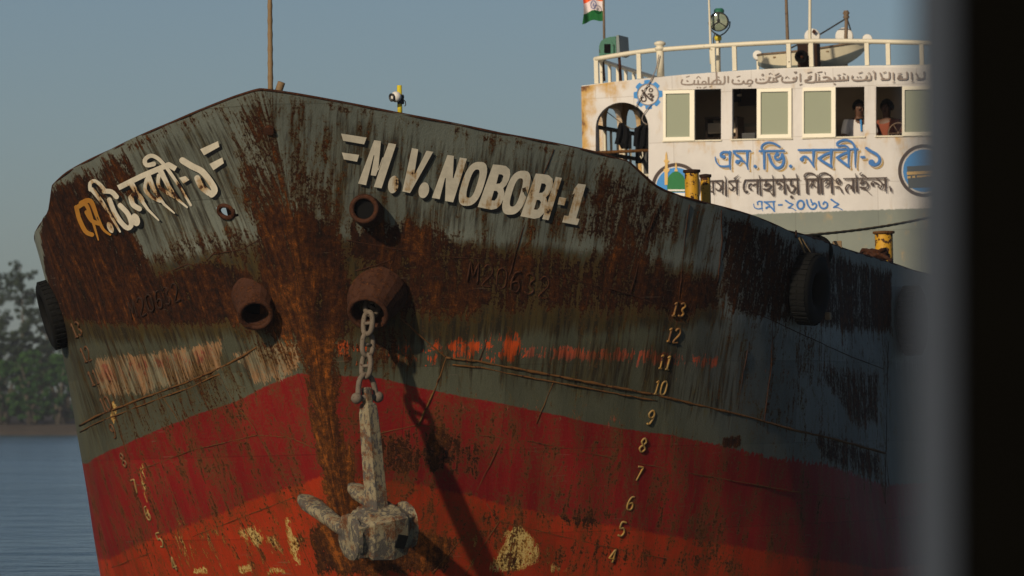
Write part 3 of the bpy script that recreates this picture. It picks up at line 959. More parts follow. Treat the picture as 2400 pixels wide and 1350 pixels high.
def z3(pts): return [(600 + x / 3, 150 + y / 3) for x, y in pts]
def quad(p, holes=()): return fill(z3(p), [z3(h) for h in holes], 9)
B_OUT = [(1665, 703), (1712, 707), (1755, 714), (1783, 740), (1786, 775), (1776, 815), (1757, 850), (1737, 870), (1746, 905), (1738, 945), (1720, 985), (1690, 1014), (1655, 1022), (1557, 1003)]
B_H1 = [(1705, 772), (1728, 774), (1738, 786), (1728, 820), (1712, 838), (1688, 840)]
B_H2 = [(1672, 888), (1692, 890), (1702, 905), (1692, 940), (1676, 958), (1652, 956)]
def shift(p, dx, dy): return [(x + dx, y + dy) for x, y in p]
O_OUT = ellipse(1524, 840, 80, 155, 30, 0, -.30, 2.7)
O_IN = ellipse(1524, 838, 30, 100, 24, 0, -.30, 2.7)
LET = [
 quad([(598, 487), (777, 515), (760, 563), (612, 537)]), quad([(603, 620), (725, 637), (710, 685), (617, 668)]),
 quad([(830, 533), (878, 540), (858, 745), (862, 745), (932, 553), (985, 562), (882, 872), (828, 862), (895, 655), (888, 655), (842, 785), (806, 780), (832, 640), (826, 640), (773, 850), (717, 838)]),
 quad(ellipse(965, 845, 37, 62, 20, 0, -.12)),
 quad([(1095, 588), (1140, 597), (1112, 770), (1118, 770), (1198, 607), (1245, 615), (1082, 905), (1028, 893)]),
 quad(ellipse(1179, 885, 37, 56, 20, 0, -.12)),
 quad([(1345, 637), (1390, 643), (1382, 800), (1388, 800), (1432, 655), (1482, 663), (1385, 970), (1328, 960), (1334, 800), (1328, 800), (1290, 948), (1235, 938)]),
 quad(O_OUT, [O_IN]), quad(B_OUT, [B_H1, B_H2]),
 quad(shift(O_OUT, 305, 62), [shift(O_IN, 305, 62)]), quad(shift(B_OUT, 300, 64), [shift(B_H1, 300, 64), shift(B_H2, 300, 64)]),
 quad([(2105, 790), (2148, 798), (2055, 1095), (2010, 1088)]), quad([(2130, 932), (2180, 940), (2165, 992), (2118, 984)]),
 quad([(2262, 838), (2317, 845), (2248, 1082), (2272, 1087), (2256, 1130), (2150, 1110), (2164, 1062), (2194, 1066), (2240, 905), (2222, 915), (2236, 872)]),
]
LRUST = [(.40, .14, z3([(2000, 800), (2330, 820), (2290, 1120), (2140, 1120), (1990, 1090)])), (.42, .08, z3([(1600, 930), (1720, 930), (1720, 1030), (1560, 1030)])),
         (.42, .08, z3([(1390, 660), (1480, 655), (1480, 900), (1400, 960)])), (.40, .06, z3([(930, 780), (1010, 780), (1010, 910), (930, 910)])),
         (.38, .06, z3([(1040, 740), (1140, 740), (1120, 900), (1030, 900)])), (.35, .08, z3([(1880, 780), (1960, 800), (1960, 1090), (1860, 1080)])),
         (.45, .06, z3([(1420, 900), (1500, 920), (1480, 1000), (1420, 985)]))]
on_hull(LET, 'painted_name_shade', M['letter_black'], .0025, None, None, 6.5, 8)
on_hull(LET, 'painted_name', M['letter'], .0065, LRUST)

def zl(pts): return [(x / 3, 150 + y / 3) for x, y in pts]
def brush(pts, wd, **k): return ribbon(zl(pts), wd * .86 / 3, 4.0, **k)
BEN = [
 fill(zl([(1410, 597), (1535, 540), (1545, 580), (1437, 640)]), (), 9), fill(zl([(1475, 700), (1565, 655), (1577, 695), (1503, 745)]), (), 9),
 brush([(1285, 675), (1350, 715), (1425, 755), (1485, 830), (1512, 885), (1490, 915)], 52), brush([(1390, 800), (1420, 860), (1475, 905)], 50),
 fill(zl([(1262, 797), (1308, 785), (1335, 812), (1292, 838)]), (), 9),
 brush([(835, 868), (1000, 785), (1190, 705), (1240, 735)], 44, smooth=False, cap=False),
 brush([(1085, 700), (1035, 708), (1022, 672), (1062, 642), (1112, 660), (1170, 720), (1250, 835), (1310, 930), (1345, 990)], 38, taper=(1, .5)),
 brush([(1125, 735), (1190, 860), (1255, 950), (1320, 1005)], 48, smooth=False, taper=(1, .3)), brush([(1120, 780), (1118, 850), (1160, 890), (1230, 930)], 30),
 brush([(1040, 770), (1090, 890), (1160, 985), (1230, 1045)], 48, smooth=False, taper=(1, .25)), brush([(1035, 810), (1025, 880), (1070, 930), (1130, 960)], 30),
 brush([(925, 830), (975, 920), (1045, 1020), (1120, 1095)], 46, smooth=False, taper=(1, .25)), brush([(925, 935), (940, 985), (985, 1015)], 42), brush([(930, 920), (970, 905), (1010, 950)], 26),
 fill(zl(ellipse(958, 1092, 30, 46, 18, -.3)), (), 9),
 brush([(640, 880), (640, 835), (672, 818), (715, 850), (740, 880)], 30), brush([(655, 880), (720, 960), (790, 1070), (850, 1175)], 38, smooth=False, taper=(1, .4)),
 brush([(775, 950), (812, 1040), (858, 1110), (905, 1150), (930, 1120), (905, 1050), (850, 990)], 40), brush([(740, 890), (790, 895), (825, 930)], 40),
 fill(zl(ellipse(782, 1145, 20, 42, 14, -.4)), (), 9),
 brush([(540, 1005), (562, 1090), (605, 1175), (650, 1198)], 36), brush([(556, 1000), (606, 985), (650, 1090), (695, 1235)], 38, taper=(1, .3)),
 brush([(575, 978), (640, 962), (690, 1080), (730, 1160), (778, 1198)], 44, taper=(1, .4)), brush([(612, 1040), (650, 1100), (700, 1120)], 34),
]
BRUST = [(.40, .1, zl([(480, 940), (700, 930), (860, 1190), (640, 1260)])), (.45, .06, zl([(640, 800), (760, 860), (860, 1170), (780, 1170)])), (.55, .1, zl([(860, 850), (1340, 800), (1400, 960), (950, 980)])), (.52, .06, zl([(1380, 780), (1480, 800), (1500, 920), (1400, 920)]))]
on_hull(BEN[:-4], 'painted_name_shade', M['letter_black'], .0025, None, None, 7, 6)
on_hull(BEN[:-4], 'painted_name', M['letter'], .0065, BRUST)
on_hull(BEN[-4:], 'painted_name', M['letter_orange'], .0065, [(.34, .2, [(165, 470), (240, 440), (300, 560), (210, 570)])])

# -------- draught marks and welded registration number (raised figures)
DIG = {'0': [[(.5, 0), (.1, .15), (.05, .5), (.1, .85), (.5, 1), (.9, .85), (.95, .5), (.9, .15), (.5, 0)]], '1': [[(.25, .2), (.55, 0), (.55, 1)], [(.25, 1), (.85, 1)]],
       '2': [[(.1, .2), (.3, .02), (.7, .02), (.92, .2), (.85, .45), (.1, 1), (.95, 1)]], '3': [[(.1, .1), (.5, 0), (.9, .2), (.5, .48), (.92, .75), (.5, 1), (.08, .9)]],
       '4': [[(.7, 1), (.7, 0), (.05, .7), (.95, .7)]], '5': [[(.9, 0), (.2, 0), (.15, .45), (.6, .4), (.92, .68), (.6, 1), (.08, .95)]],
       '6': [[(.85, .05), (.4, .1), (.1, .55), (.2, .95), (.7, 1), (.92, .75), (.7, .5), (.15, .6)]], '7': [[(.08, 0), (.92, 0), (.35, 1)]],
       '8': [[(.5, .48), (.15, .25), (.5, 0), (.85, .25), (.5, .48), (.08, .75), (.5, 1), (.92, .75), (.5, .48)]], '9': [[(.9, .4), (.5, .55), (.1, .3), (.45, 0), (.88, .15), (.85, .6), (.5, 1), (.15, .95)]],
       'M': [[(0, 1), (.1, 0), (.5, .7), (.9, 0), (1, 1)]], '-': [[(.2, .5), (.8, .5)]]}
def raised(text, cx, cy, cw, h, slant, gap, r_, mat, name, up=0.0, rust=None):
    mb = MB(); n = len(text)
    for k, ch in enumerate(text):
        x0 = cx - (n * cw + (n - 1) * gap) / 2 + k * (cw + gap)
        for st in DIG[ch]:
            line = []
            for p in spline(st, .12) if ch in '0235689' else straight(st, .12):
                px = x0 + p[0] * cw + slant * (.5 - p[1]) * h; py = cy + (p[1] - .5) * h + up * (px - cx)
                hh = hull_at(px, py, .006)
                if hh: line.append(hh[0])
            if len(line) > 1: mb.tube(line, r_, 5)
    o = mb.build(name, mat, ship, smooth=True)
    attach(o, rust)
for t_, x, y, mt in [('13', 1590, 725, 'mark_dull'), ('12', 1578, 785, 'mark_dull'), ('11', 1558, 848, 'mark'), ('10', 1547, 908, 'mark'), ('9', 1525, 978, 'mark'), ('8', 1507, 1043, 'mark'), ('7', 1497, 1110, 'mark'), ('6', 1478, 1178, 'mark'), ('5', 1458, 1240, 'mark'), ('4', 1436, 1302, 'mark')]:
    raised(t_, x, y, 13 if len(t_) == 2 else 15, 33, .25, 3, .0130, M[mt], 'draught_mark', .15, [(.36, .3, [(x - 40, y - 40), (x + 40, y - 40), (x + 40, y + 40), (x - 40, y + 40)])])
M['mark_rust'] = letter_material('rust lump draught mark', (.085, .036, .012))
for t_, x, y in [('13', 180, 772), ('12', 202, 830), ('11', 220, 885), ('10', 248, 947), ('9', 266, 1010), ('8', 290, 1078), ('7', 318, 1140), ('6', 346, 1202), ('5', 376, 1265), ('4', 408, 1322)]:
    raised(t_, x, y, 9, 36, -.35, 2, .013, M['mark_rust'] if y < 1050 else M['mark_dull' if y < 1120 else 'mark'], 'draught_mark', -.4, None)
raised('M20632', 1192, 655, 24, 50, .12, 9, .010, M['rust'], 'registration_number', .21)
raised('M20632', 362, 705, 14, 44, -.25, 6, .011, M['rust_dark'], 'registration_number', -.42)

# -------- hawse pipes and mooring pipes
def pipe(px, py, dirn, prof, n, mat, name, flat=True, r_bore=False, sink=.12):
    p, nn_ = hull_at(px, py)
    d = (INV3 @ Vector(dirn)).normalized()
    mb = MB(); mb.lathe([(r, t - sink) for r, t in prof], p, d, n)
    o = mb.build(name, mat, ship, smooth=not flat)
    end = prof[-1]
    q = p + d * (end[1] - sink)
    mb = MB(); mb.torus(q, d, end[0] - .012, .028, 28, 8); mb.build('pipe_lip', M['rust'], o, smooth=True)
    mb = MB(); ri = end[0] - .03; dp = end[1] - sink - .03
    mb.lathe([(ri, 0), (ri, -dp)], q, d, n); mb.build('pipe_bore', M['rust'], o, smooth=True)
    mb = MB(); dk = min(dp - .004, .05 if r_bore else 9); mb.lathe([(ri - .001, -dk), (.001, -dk)], q, d, n); mb.build('pipe_dark_disc', M['black'], o)  # black disc stands in for the dark depth of the pipe
    return q, d
HAWSE, HD = pipe(876, 697, (-.16, -.62, -.50), [(.345, 0), (.325, .08), (.285, .18), (.225, .36), (.215, .40)], 20, M['rust'], 'hawse_pipe')
pipe(600, 705, (.02, -.72, -.46), [(.27, 0), (.255, .08), (.225, .19), (.185, .36), (.18, .40)], 18, M['rust'], 'hawse_pipe')
pipe(858, 492, (-.1, -.8, .03), [(.19, 0), (.17, .10), (.15, .22), (.145, .26)], 20, M['rust'], 'mooring_pipe', True, True)
pp, nv = hull_at(632, 304); MB().lathe([(.06, -.03), (.055, .03), (.001, .035)], pp, nv, 14).build('stem_plug', M['rust'], ship)
# open fairlead on the other bow
nh = hull_at(530, 496)[1]; uu = Vector((0, 0, 1)); tt = uu.cross(nh).normalized(); uu = nh.cross(tt)
MB().tube([HOLE + tt * .105 * math.cos(a) + uu * .075 * math.sin(a) for a in np.linspace(0, 2 * math.pi, 33)[:-1]], .026, 8, closed=True).build('fairlead', M['rust'], ship, smooth=True)
# ------------------------------------------------------------------ the ship: deckhouse with the wheelhouse windows
LF, BOW = 24.7, .035
def wall_at(px, py, off=0.0):
    l = LF
    for _ in range(6):
        p = at_l(px, py, l); l = LF + BOW * p.x * p.x
    n = Vector((2 * BOW * p.x, -1, 0)).normalized()
    return p + n * off, n
def at_w(px, py, wv):
    d = ray(px, py)
    return EYE + d * ((wv - EYE.x) / d.x)
def slab(mb, poly, o0, o1, surf=None):
    surf = surf or wall_at
    a = [surf(x, y, o0)[0] for x, y in poly]; b = [surf(x, y, o1)[0] for x, y in poly]
    n = len(poly)
    mb.add(a + b, [tuple(range(n)), tuple(range(2 * n - 1, n - 1, -1))] + [(i, n + i, n + (i + 1) % n, (i + 1) % n) for i in range(n)])
    return mb

ROOF_PX = [(1362, 203), (1430, 193), (1500, 185), (1600, 175), (1700, 168), (1800, 163), (1900, 160), (2000, 158), (2100, 158), (2200, 161), (2300, 168), (2386, 176)]
W_EDGE = wall_at(1362, 203)[0].x; W_RIGHT = wall_at(2386, 176)[0].x
Z_R0 = wall_at(1875, 160)[0].z; Z_R1 = wall_at(1362, 203)[0].z
def roof_z(wv): return Z_R0 - (Z_R0 - Z_R1) * (wv / W_EDGE) ** 2
Z_BAND = wall_at(1875, 498)[0].z
def arch(cx, cy, rx, ry, bot): return [(cx - rx, bot)] + [(cx + rx * math.cos(a), cy - ry * math.sin(a)) for a in np.linspace(math.pi, 0, 22)] + [(cx + rx, bot)]
WIN = [[(1555, 211), (1690, 208), (1690, 328), (1555, 331)], [(1716, 208), (1856, 206), (1856, 324), (1716, 327)], [(1882, 206), (2026, 203), (2026, 320), (1882, 323)], [(2053, 203), (2192, 202), (2192, 317), (2053, 319)]]
ARCHES = [arch(1458, 300, 62, 60, 640), arch(2292, 286, 60, 58, 630)]
OUTL = ROOF_PX + [(2384, 720), (1372, 720)]
HL = WIN + ARCHES
vf = fill(OUTL, HL, 15)
house_mb = MB()
sheet(house_mb, vf, wall_at, 0.0); sheet(house_mb, vf, wall_at, -.075)
for lp in HL + [OUTL]:
    L2 = straight(list(lp) + [lp[0]], 15)[:-1]
    a = [wall_at(x, y, 0.0)[0] for x, y in L2]; b = [wall_at(x, y, -.075)[0] for x, y in L2]; n = len(a)
    house_mb.add(a + b, [(i, n + i, n + (i + 1) % n, (i + 1) % n) for i in range(n)])
# side walls with three arched openings and the after wall of the walkway
L_AFT = at_w(1545, 160, W_EDGE + .04).y
def side_wall(mb, wi, wo, openings):
    zt = roof_z(wi) - .03
    outer = [(LF + BOW * wi * wi + .06, 3.0), (L_AFT, 3.0), (L_AFT, zt), (LF + BOW * wi * wi + .06, zt)]
    V2, T2 = fill(outer, openings, .15)
    for wv in (wi, wo):
        mb.add([(wv, p[0], p[1]) for p in V2], T2)
    for lp in openings + [outer]:
        L2 = straight(list(lp) + [lp[0]], .15)[:-1]; n = len(L2)
        mb.add([(wi, p[0], p[1]) for p in L2] + [(wo, p[0], p[1]) for p in L2], [(i, n + i, n + (i + 1) % n, (i + 1) % n) for i in range(n)])
WI = W_EDGE + .09
ops = []
for xa, xb, yt in ((1384, 1413, 252), (1422, 1459, 254), (1469, 1504, 257)):
    la, lb = at_w(xa, 300, WI).y, at_w(xb, 300, WI).y
    z1 = at_w((xa + xb) / 2, yt, WI).z; z0 = at_w((xa + xb) / 2, 600, WI).z
    r_ = min(.26, (lb - la) * .35)
    ops.append([(la, z0), (lb, z0), (lb, z1 - r_)] + [(lb - r_ + r_ * math.cos(a), z1 - r_ + r_ * math.sin(a)) for a in np.linspace(.2, math.pi / 2, 5)] + [(la + r_ + r_ * math.cos(a), z1 - r_ + r_ * math.sin(a)) for a in np.linspace(math.pi / 2, math.pi - .2, 5)] + [(la, z1 - r_)])
side_wall(house_mb, WI, W_EDGE + .01, ops)
side_wall(house_mb, -WI, -W_EDGE - .01, ops)
house = house_mb.build('deckhouse', M['wall'], ship)
me = house.data
co = np.empty(len(me.vertices) * 3, np.float32); me.vertices.foreach_get('co', co); co = co.reshape(-1, 3) + np.array(house['_base'])
put(me, 'lower', Z_BAND - co[:, 2])
ed = np.clip(1 - np.abs(co[:, 0] - W_EDGE) / .42, 0, 1); tp = np.clip(1 - (roof_z(co[:, 0]) - co[:, 2]) / .30, 0, 1) * np.clip(1 - np.abs(co[:, 0] - W_EDGE) / 1.0, 0, 1)
dr = np.zeros(len(co))
for wq in WIN:
    a_, b_ = wall_at(*wq[3])[0], wall_at(*wq[2])[0]
    dz_ = (a_.z + b_.z) / 2 - co[:, 2]
    dr = np.maximum(dr, .22 * ((co[:, 0] > a_.x - .05) & (co[:, 0] < b_.x + .05) & (dz_ > -.06)) * np.clip(1 - dz_ / .32, 0, 1))
put(me, 'rust', np.maximum(np.maximum(.44 * ed, .62 * tp), dr) + .06)

# roof and ceiling
mb = MB(); nw = 24
for z_off, name in ((0, 'roof'),):
    ws = np.linspace(W_EDGE + .004, -W_EDGE - .004, nw)
    v = []
    for dz in (.012, -.05):
        for lf in (0, 1):
            v += [(x, (LF + BOW * x * x + .004) if lf == 0 else L_AFT + .1, roof_z(x) + dz) for x in ws]
    f = []
    for i in range(nw - 1):
        f += [(i, i + 1, nw + i + 1, nw + i), (2 * nw + i, 3 * nw + i, 3 * nw + i + 1, 2 * nw + i + 1), (i, 2 * nw + i, 2 * nw + i + 1, i + 1), (nw + i, nw + i + 1, 3 * nw + i + 1, 3 * nw + i)]
    f += [(0, nw, 3 * nw, 2 * nw), (nw - 1, 3 * nw - 1, 4 * nw - 1, 2 * nw - 1)]
    mb.add(v, f)
mb.build('roof', M['white'], house)
# cabin: partitions, back wall, floor
FLOOR_Z = at_l(2010, 240, 26.0).z - 1.74
WP = wall_at(1533, 300)[0].x
LB = 27.3
mb = MB()
zc_ = roof_z(WP) - .06
for sg in (1, -1):
    mb.box((sg * WP, (LF + .1 + BOW * WP * WP + LB) / 2, (FLOOR_Z + zc_) / 2), (.06, LB - LF - .1 - BOW * WP * WP, zc_ - FLOOR_Z))
mb.box((0, LB, (FLOOR_Z + zc_) / 2), (-2 * WP - .062, .06, zc_ - FLOOR_Z))
mb.build('cabin_lining', M['room'], house)
mb = MB(); mb.box((0, (LF + LB) / 2 + .18, FLOOR_Z - .04), (-2 * WP - .07, LB - LF - .42, .07)); mb.build('cabin_floor', M['furniture'], house)
mb = MB(); mb.box((0, LB + .75, 4.6), (-2 * W_EDGE - .24, .05, 2 * (roof_z(W_EDGE) - 4.66))); mb.build('after_wall', M['dark_metal'], house)
mb = MB(); mb.box((0, (LF + L_AFT) / 2 + .3, 3.35), (-2 * W_EDGE - .22, L_AFT - LF - .8, .06)); mb.build('walkway_deck', M['deck'], house)

# sliding sashes
def rect(x0, y0, x1, y1, sl=-.02): return [(x0, y0), (x1, y0 + sl * (x1 - x0)), (x1, y1 + sl * (x1 - x0)), (x0, y1)]
SASH = [((1556, 212, 1629, 331), 6, 11), ((1775, 208, 1856, 325), 9, 8), ((1882, 206, 1959, 323), 3, 10), ((2115, 203, 2192, 319), 6, 7)]
for (x0, y0, x1, y1), bl, br in SASH:
    mb = MB(); sl = -.02
    yy0 = lambda x: y0 + sl * (x - x0)
    slab(mb, rect(x0, y0, x1, y0 + 8), .030, -.02); slab(mb, rect(x0, y1 - 9, x1, y1), .030, -.02)
    slab(mb, [(x0, yy0(x0) + 8), (x0 + bl, yy0(x0 + bl) + 8), (x0 + bl, y1 - 9), (x0, y1 - 9)], .030, -.02)
    slab(mb, [(x1 - br, yy0(x1 - br) + 8), (x1, yy0(x1) + 8), (x1, y1 - 9 + sl * (x1 - x0)), (x1 - br, y1 - 9 + sl * (x1 - x0))], .030, -.02)
    wf = mb.build('window_frame', M['frame'], house)
    mb = MB(); slab(mb, rect(x0 + bl, y0 + 8, x1 - br, y1 - 9), .006, .000); mb.build('window_pane', M['glass'], house)
for wq in WIN:      # sill and head strips of the openings
    mb = MB(); (xa, ya), (xb, yb), (xc, yc), (xd, yd) = wq
    slab(mb, [(xa - 2, yd - 1), (xb + 2, yc - 1), (xb + 2, yc + 2.5), (xa - 2, yd + 2.5)], .022, -.03); mb.build('window_sill', M['cream_rail'], house)

# roof rail
def tube_to(mb, pts, r_, n=8): mb.tube(pts, r_, n)
RAIL = [(1391, 138), (1475, 124), (1545, 116), (1640, 109), (1720, 104), (1820, 99), (1900, 96), (2000, 96), (2100, 98), (2170, 100), (2280, 107), (2370, 114)]
mb = MB()
rl = []
for p in spline(RAIL, 20):
    q = wall_at(p[0], p[1], -.06)[0]; rl.append(q)
mb.tube(rl, .036, 8)
RZ = rl[0].z - roof_z(W_EDGE)
WS = rl[0].x
side = [(WS, lerp(rl[0].y, L_AFT - .05, t), rl[0].z - .10 * t) for t in np.linspace(0, 1, 8)]
mb.tube(side, .034, 8); mb.tube([(-p[0], p[1], p[2]) for p in side], .034, 8)
back = [(lerp(WS, -WS, t), L_AFT - .05, rl[0].z - .10 + (roof_z(lerp(WS, -WS, t)) - roof_z(WS)) * .9) for t in np.linspace(0, 1, 20)]
mb.tube(back, .034, 8)
mb.build('roof_rail', M['cream_rail'], house, smooth=True)
for x in (1393, 1493, 1668, 1718, 1846, 1899, 2030, 2080, 2160, 2260, 2362):
    yr = np.interp(x, [p[0] for p in RAIL], [p[1] for p in RAIL])
    t = wall_at(x, yr, -.06)[0]; b = Vector((t.x, t.y, roof_z(t.x) + .02))
    mb = MB(); mb.box((t + b) / 2, (.062, .05, t.z - b.z)); mb.build('rail_post', M['cream_rail'], house)
t = wall_at(1543, 106, -.06)[0]; b = Vector((t.x, t.y, roof_z(t.x) + .02))
mb = MB(); mb.tube([b, t - Vector((0, 0, .03))], .055, 12); mb.lathe([(.055, 0), (.075, .02), (.075, .05), (.05, .07), (.085, .09), (.085, .12), (.05, .14), (.001, .15)], t - Vector((0, 0, .08)), (0, 0, 1), 14); mb.build('rail_post', M['cream_rail'], house, smooth=True)
for k in range(9):
    for sg in (1, -1):
        y = lerp(rl[0].y, L_AFT - .05, (k + .7) / 9.4)
        mb = MB(); z0 = roof_z(WS) + .02; z1 = rl[0].z - .10 * (k + .7) / 9.4
        mb.box((sg * WS, y, (z0 + z1) / 2), (.04, .06, z1 - z0)); mb.build('rail_post', M['cream_rail'], house)
for k in range(1, 9):
    x = lerp(WS, -WS, k / 9); z1 = rl[0].z - .10 + (roof_z(x) - roof_z(WS)) * .9
    mb = MB(); mb.box((x, L_AFT - .05, (roof_z(x) + .02 + z1) / 2), (.05, .05, z1 - roof_z(x) - .02)); mb.build('rail_post', M['cream_rail'], house)
# walkway rails seen through the arch
for sg in (1, -1):
    wv = WI + .05
    mb = MB()
    for yy, r_ in ((305, .035), (364, .035)):
        z = at_w(1440, yy, wv).z
        mb.tube([(sg * wv, LF + .5, z), (sg * wv, L_AFT - .1, z)], r_, 6)
    mb.build('walkway_rail', M['dark_metal'], house, smooth=True)
    for k in range(8):
        y = LF + .75 + k * .37; z1 = at_w(1440, 305, wv).z
        mb = MB(); mb.tube([(sg * (wv + .0), y, 3.39), (sg * wv, y, z1)], .022, 6); mb.build('baluster', M['cream_rail'], house, smooth=True)
mb = MB(); mb.tube([wall_at(1394, 358, -.03)[0], wall_at(1522, 352, -.03)[0]], .024, 8); mb.build('arch_rail', M['rust_orange'], house, smooth=True)
mb = MB(); mb.tube([wall_at(1394, 412, -.03)[0], wall_at(1522, 411, -.03)[0]], .024, 8); mb.build('arch_rail', M['cream_rail'], house, smooth=True)
mb = MB(); mb.tube([wall_at(1505, 356, -.01)[0], wall_at(1508, 366, .02)[0], wall_at(1505, 372, .03)[0], wall_at(1502, 366, .02)[0]], .008, 6); mb.build('rail_hook', M['cream_rail'], house)

# ---------------- lettering and emblems on the front
def on_wall(figs, name, mat, off, dx=0, dy=0):
    mb = MB()
    for k, (v, f) in enumerate(figs):
        sheet(mb, ([(p[0] + dx, p[1] + dy) for p in v], f), wall_at, off + .00035 * k)
    return mb.build(name, mat, house)
def z5(pts): return [(1650 + x / 5, 320 + y / 5) for x, y in pts]
S5W = [1.0, None]
def s5(pts, wd, **k): return ribbon(z5(pts), (S5W[1] or wd * S5W[0]) / 5, 3.0, **k)
def dot5(x, y, r_): return fill(z5(ellipse(x, y, min(r_, S5W[1] or 99), min(r_, S5W[1] or 99), 16)), (), 6)
LINE1 = [
 s5([(142, 240), (152, 295), (190, 340), (245, 350), (312, 345)], 26, taper=(.5, 1)), s5([(312, 182), (308, 345), (318, 390)], 34, smooth=False, taper=(1, .3)),
 s5([(238, 240), (212, 238), (206, 205), (240, 182), (308, 186)], 28), dot5(240, 238, 22),
 s5([(345, 170), (560, 168)], 22, smooth=False, cap=False), s5([(356, 178), (384, 215), (428, 238), (454, 284)], 28), s5([(400, 300), (426, 284), (458, 284), (494, 310), (518, 357), (525, 386)], 28, taper=(1, .5)), dot5(400, 298, 26), s5([(516, 175), (514, 330), (524, 385)], 34, smooth=False, taper=(1, .3)),
 dot5(608, 350, 20),
 s5([(650, 172), (955, 166)], 24, smooth=False, cap=False), s5([(712, 172), (714, 378)], 32, smooth=False, taper=(1, .7)), s5([(712, 170), (682, 140), (700, 95), (762, 70), (830, 82), (893, 118)], 24),
 s5([(767, 213), (794, 296), (837, 355), (881, 368), (925, 338), (942, 274), (924, 208)], 32), dot5(866, 208, 24), s5([(862, 205), (838, 235), (845, 264), (875, 272), (907, 255), (922, 208)], 26),
 dot5(1022, 348, 20),
 s5([(1105, 160), (1460, 155), (1815, 148)], 24, smooth=False, cap=False),
 s5([(1290, 160), (1286, 310), (1296, 365)], 36, smooth=False, taper=(1, .3)), s5([(1150, 272), (1165, 240), (1205, 238), (1250, 285), (1292, 350)], 30, taper=(1, .7)), dot5(1152, 268, 24),
 s5([(1498, 158), (1492, 310), (1505, 368)], 36, smooth=False, taper=(1, .3)), s5([(1490, 188), (1420, 215), (1352, 258)], 30), s5([(1352, 258), (1420, 305), (1498, 352)], 32, smooth=False),
 s5([(1702, 155), (1698, 310), (1706, 368)], 36, smooth=False, taper=(1, .3)), s5([(1695, 185), (1630, 210), (1565, 248)], 30), s5([(1565, 248), (1630, 300), (1700, 350)], 32, smooth=False),
 s5([(1780, 150), (1776, 320), (1782, 370)], 34, smooth=False, taper=(1, .3)), s5([(1600, 114), (1568, 104), (1566, 80), (1612, 50), (1676, 42), (1740, 70), (1770, 125), (1780, 170)], 28), s5([(1580, 112), (1650, 107), (1695, 130), (1702, 180)], 22),
 s5([(1838, 243), (1895, 240)], 26, smooth=False, cap=False),
 s5([(1908, 138), (1965, 175), (2035, 215), (2062, 265), (2045, 315), (1990, 335), (1950, 315)], 34), dot5(1968, 305, 36),
]
on_wall(LINE1, 'painted_name_edge', M['ochre_paint'], .004, 5.0, 5.4)
on_wall(LINE1, 'painted_name_gap', M['wall_white'], .020, 2.6, 2.8)
on_wall(LINE1, 'painted_name', M['blue_paint'], .040)
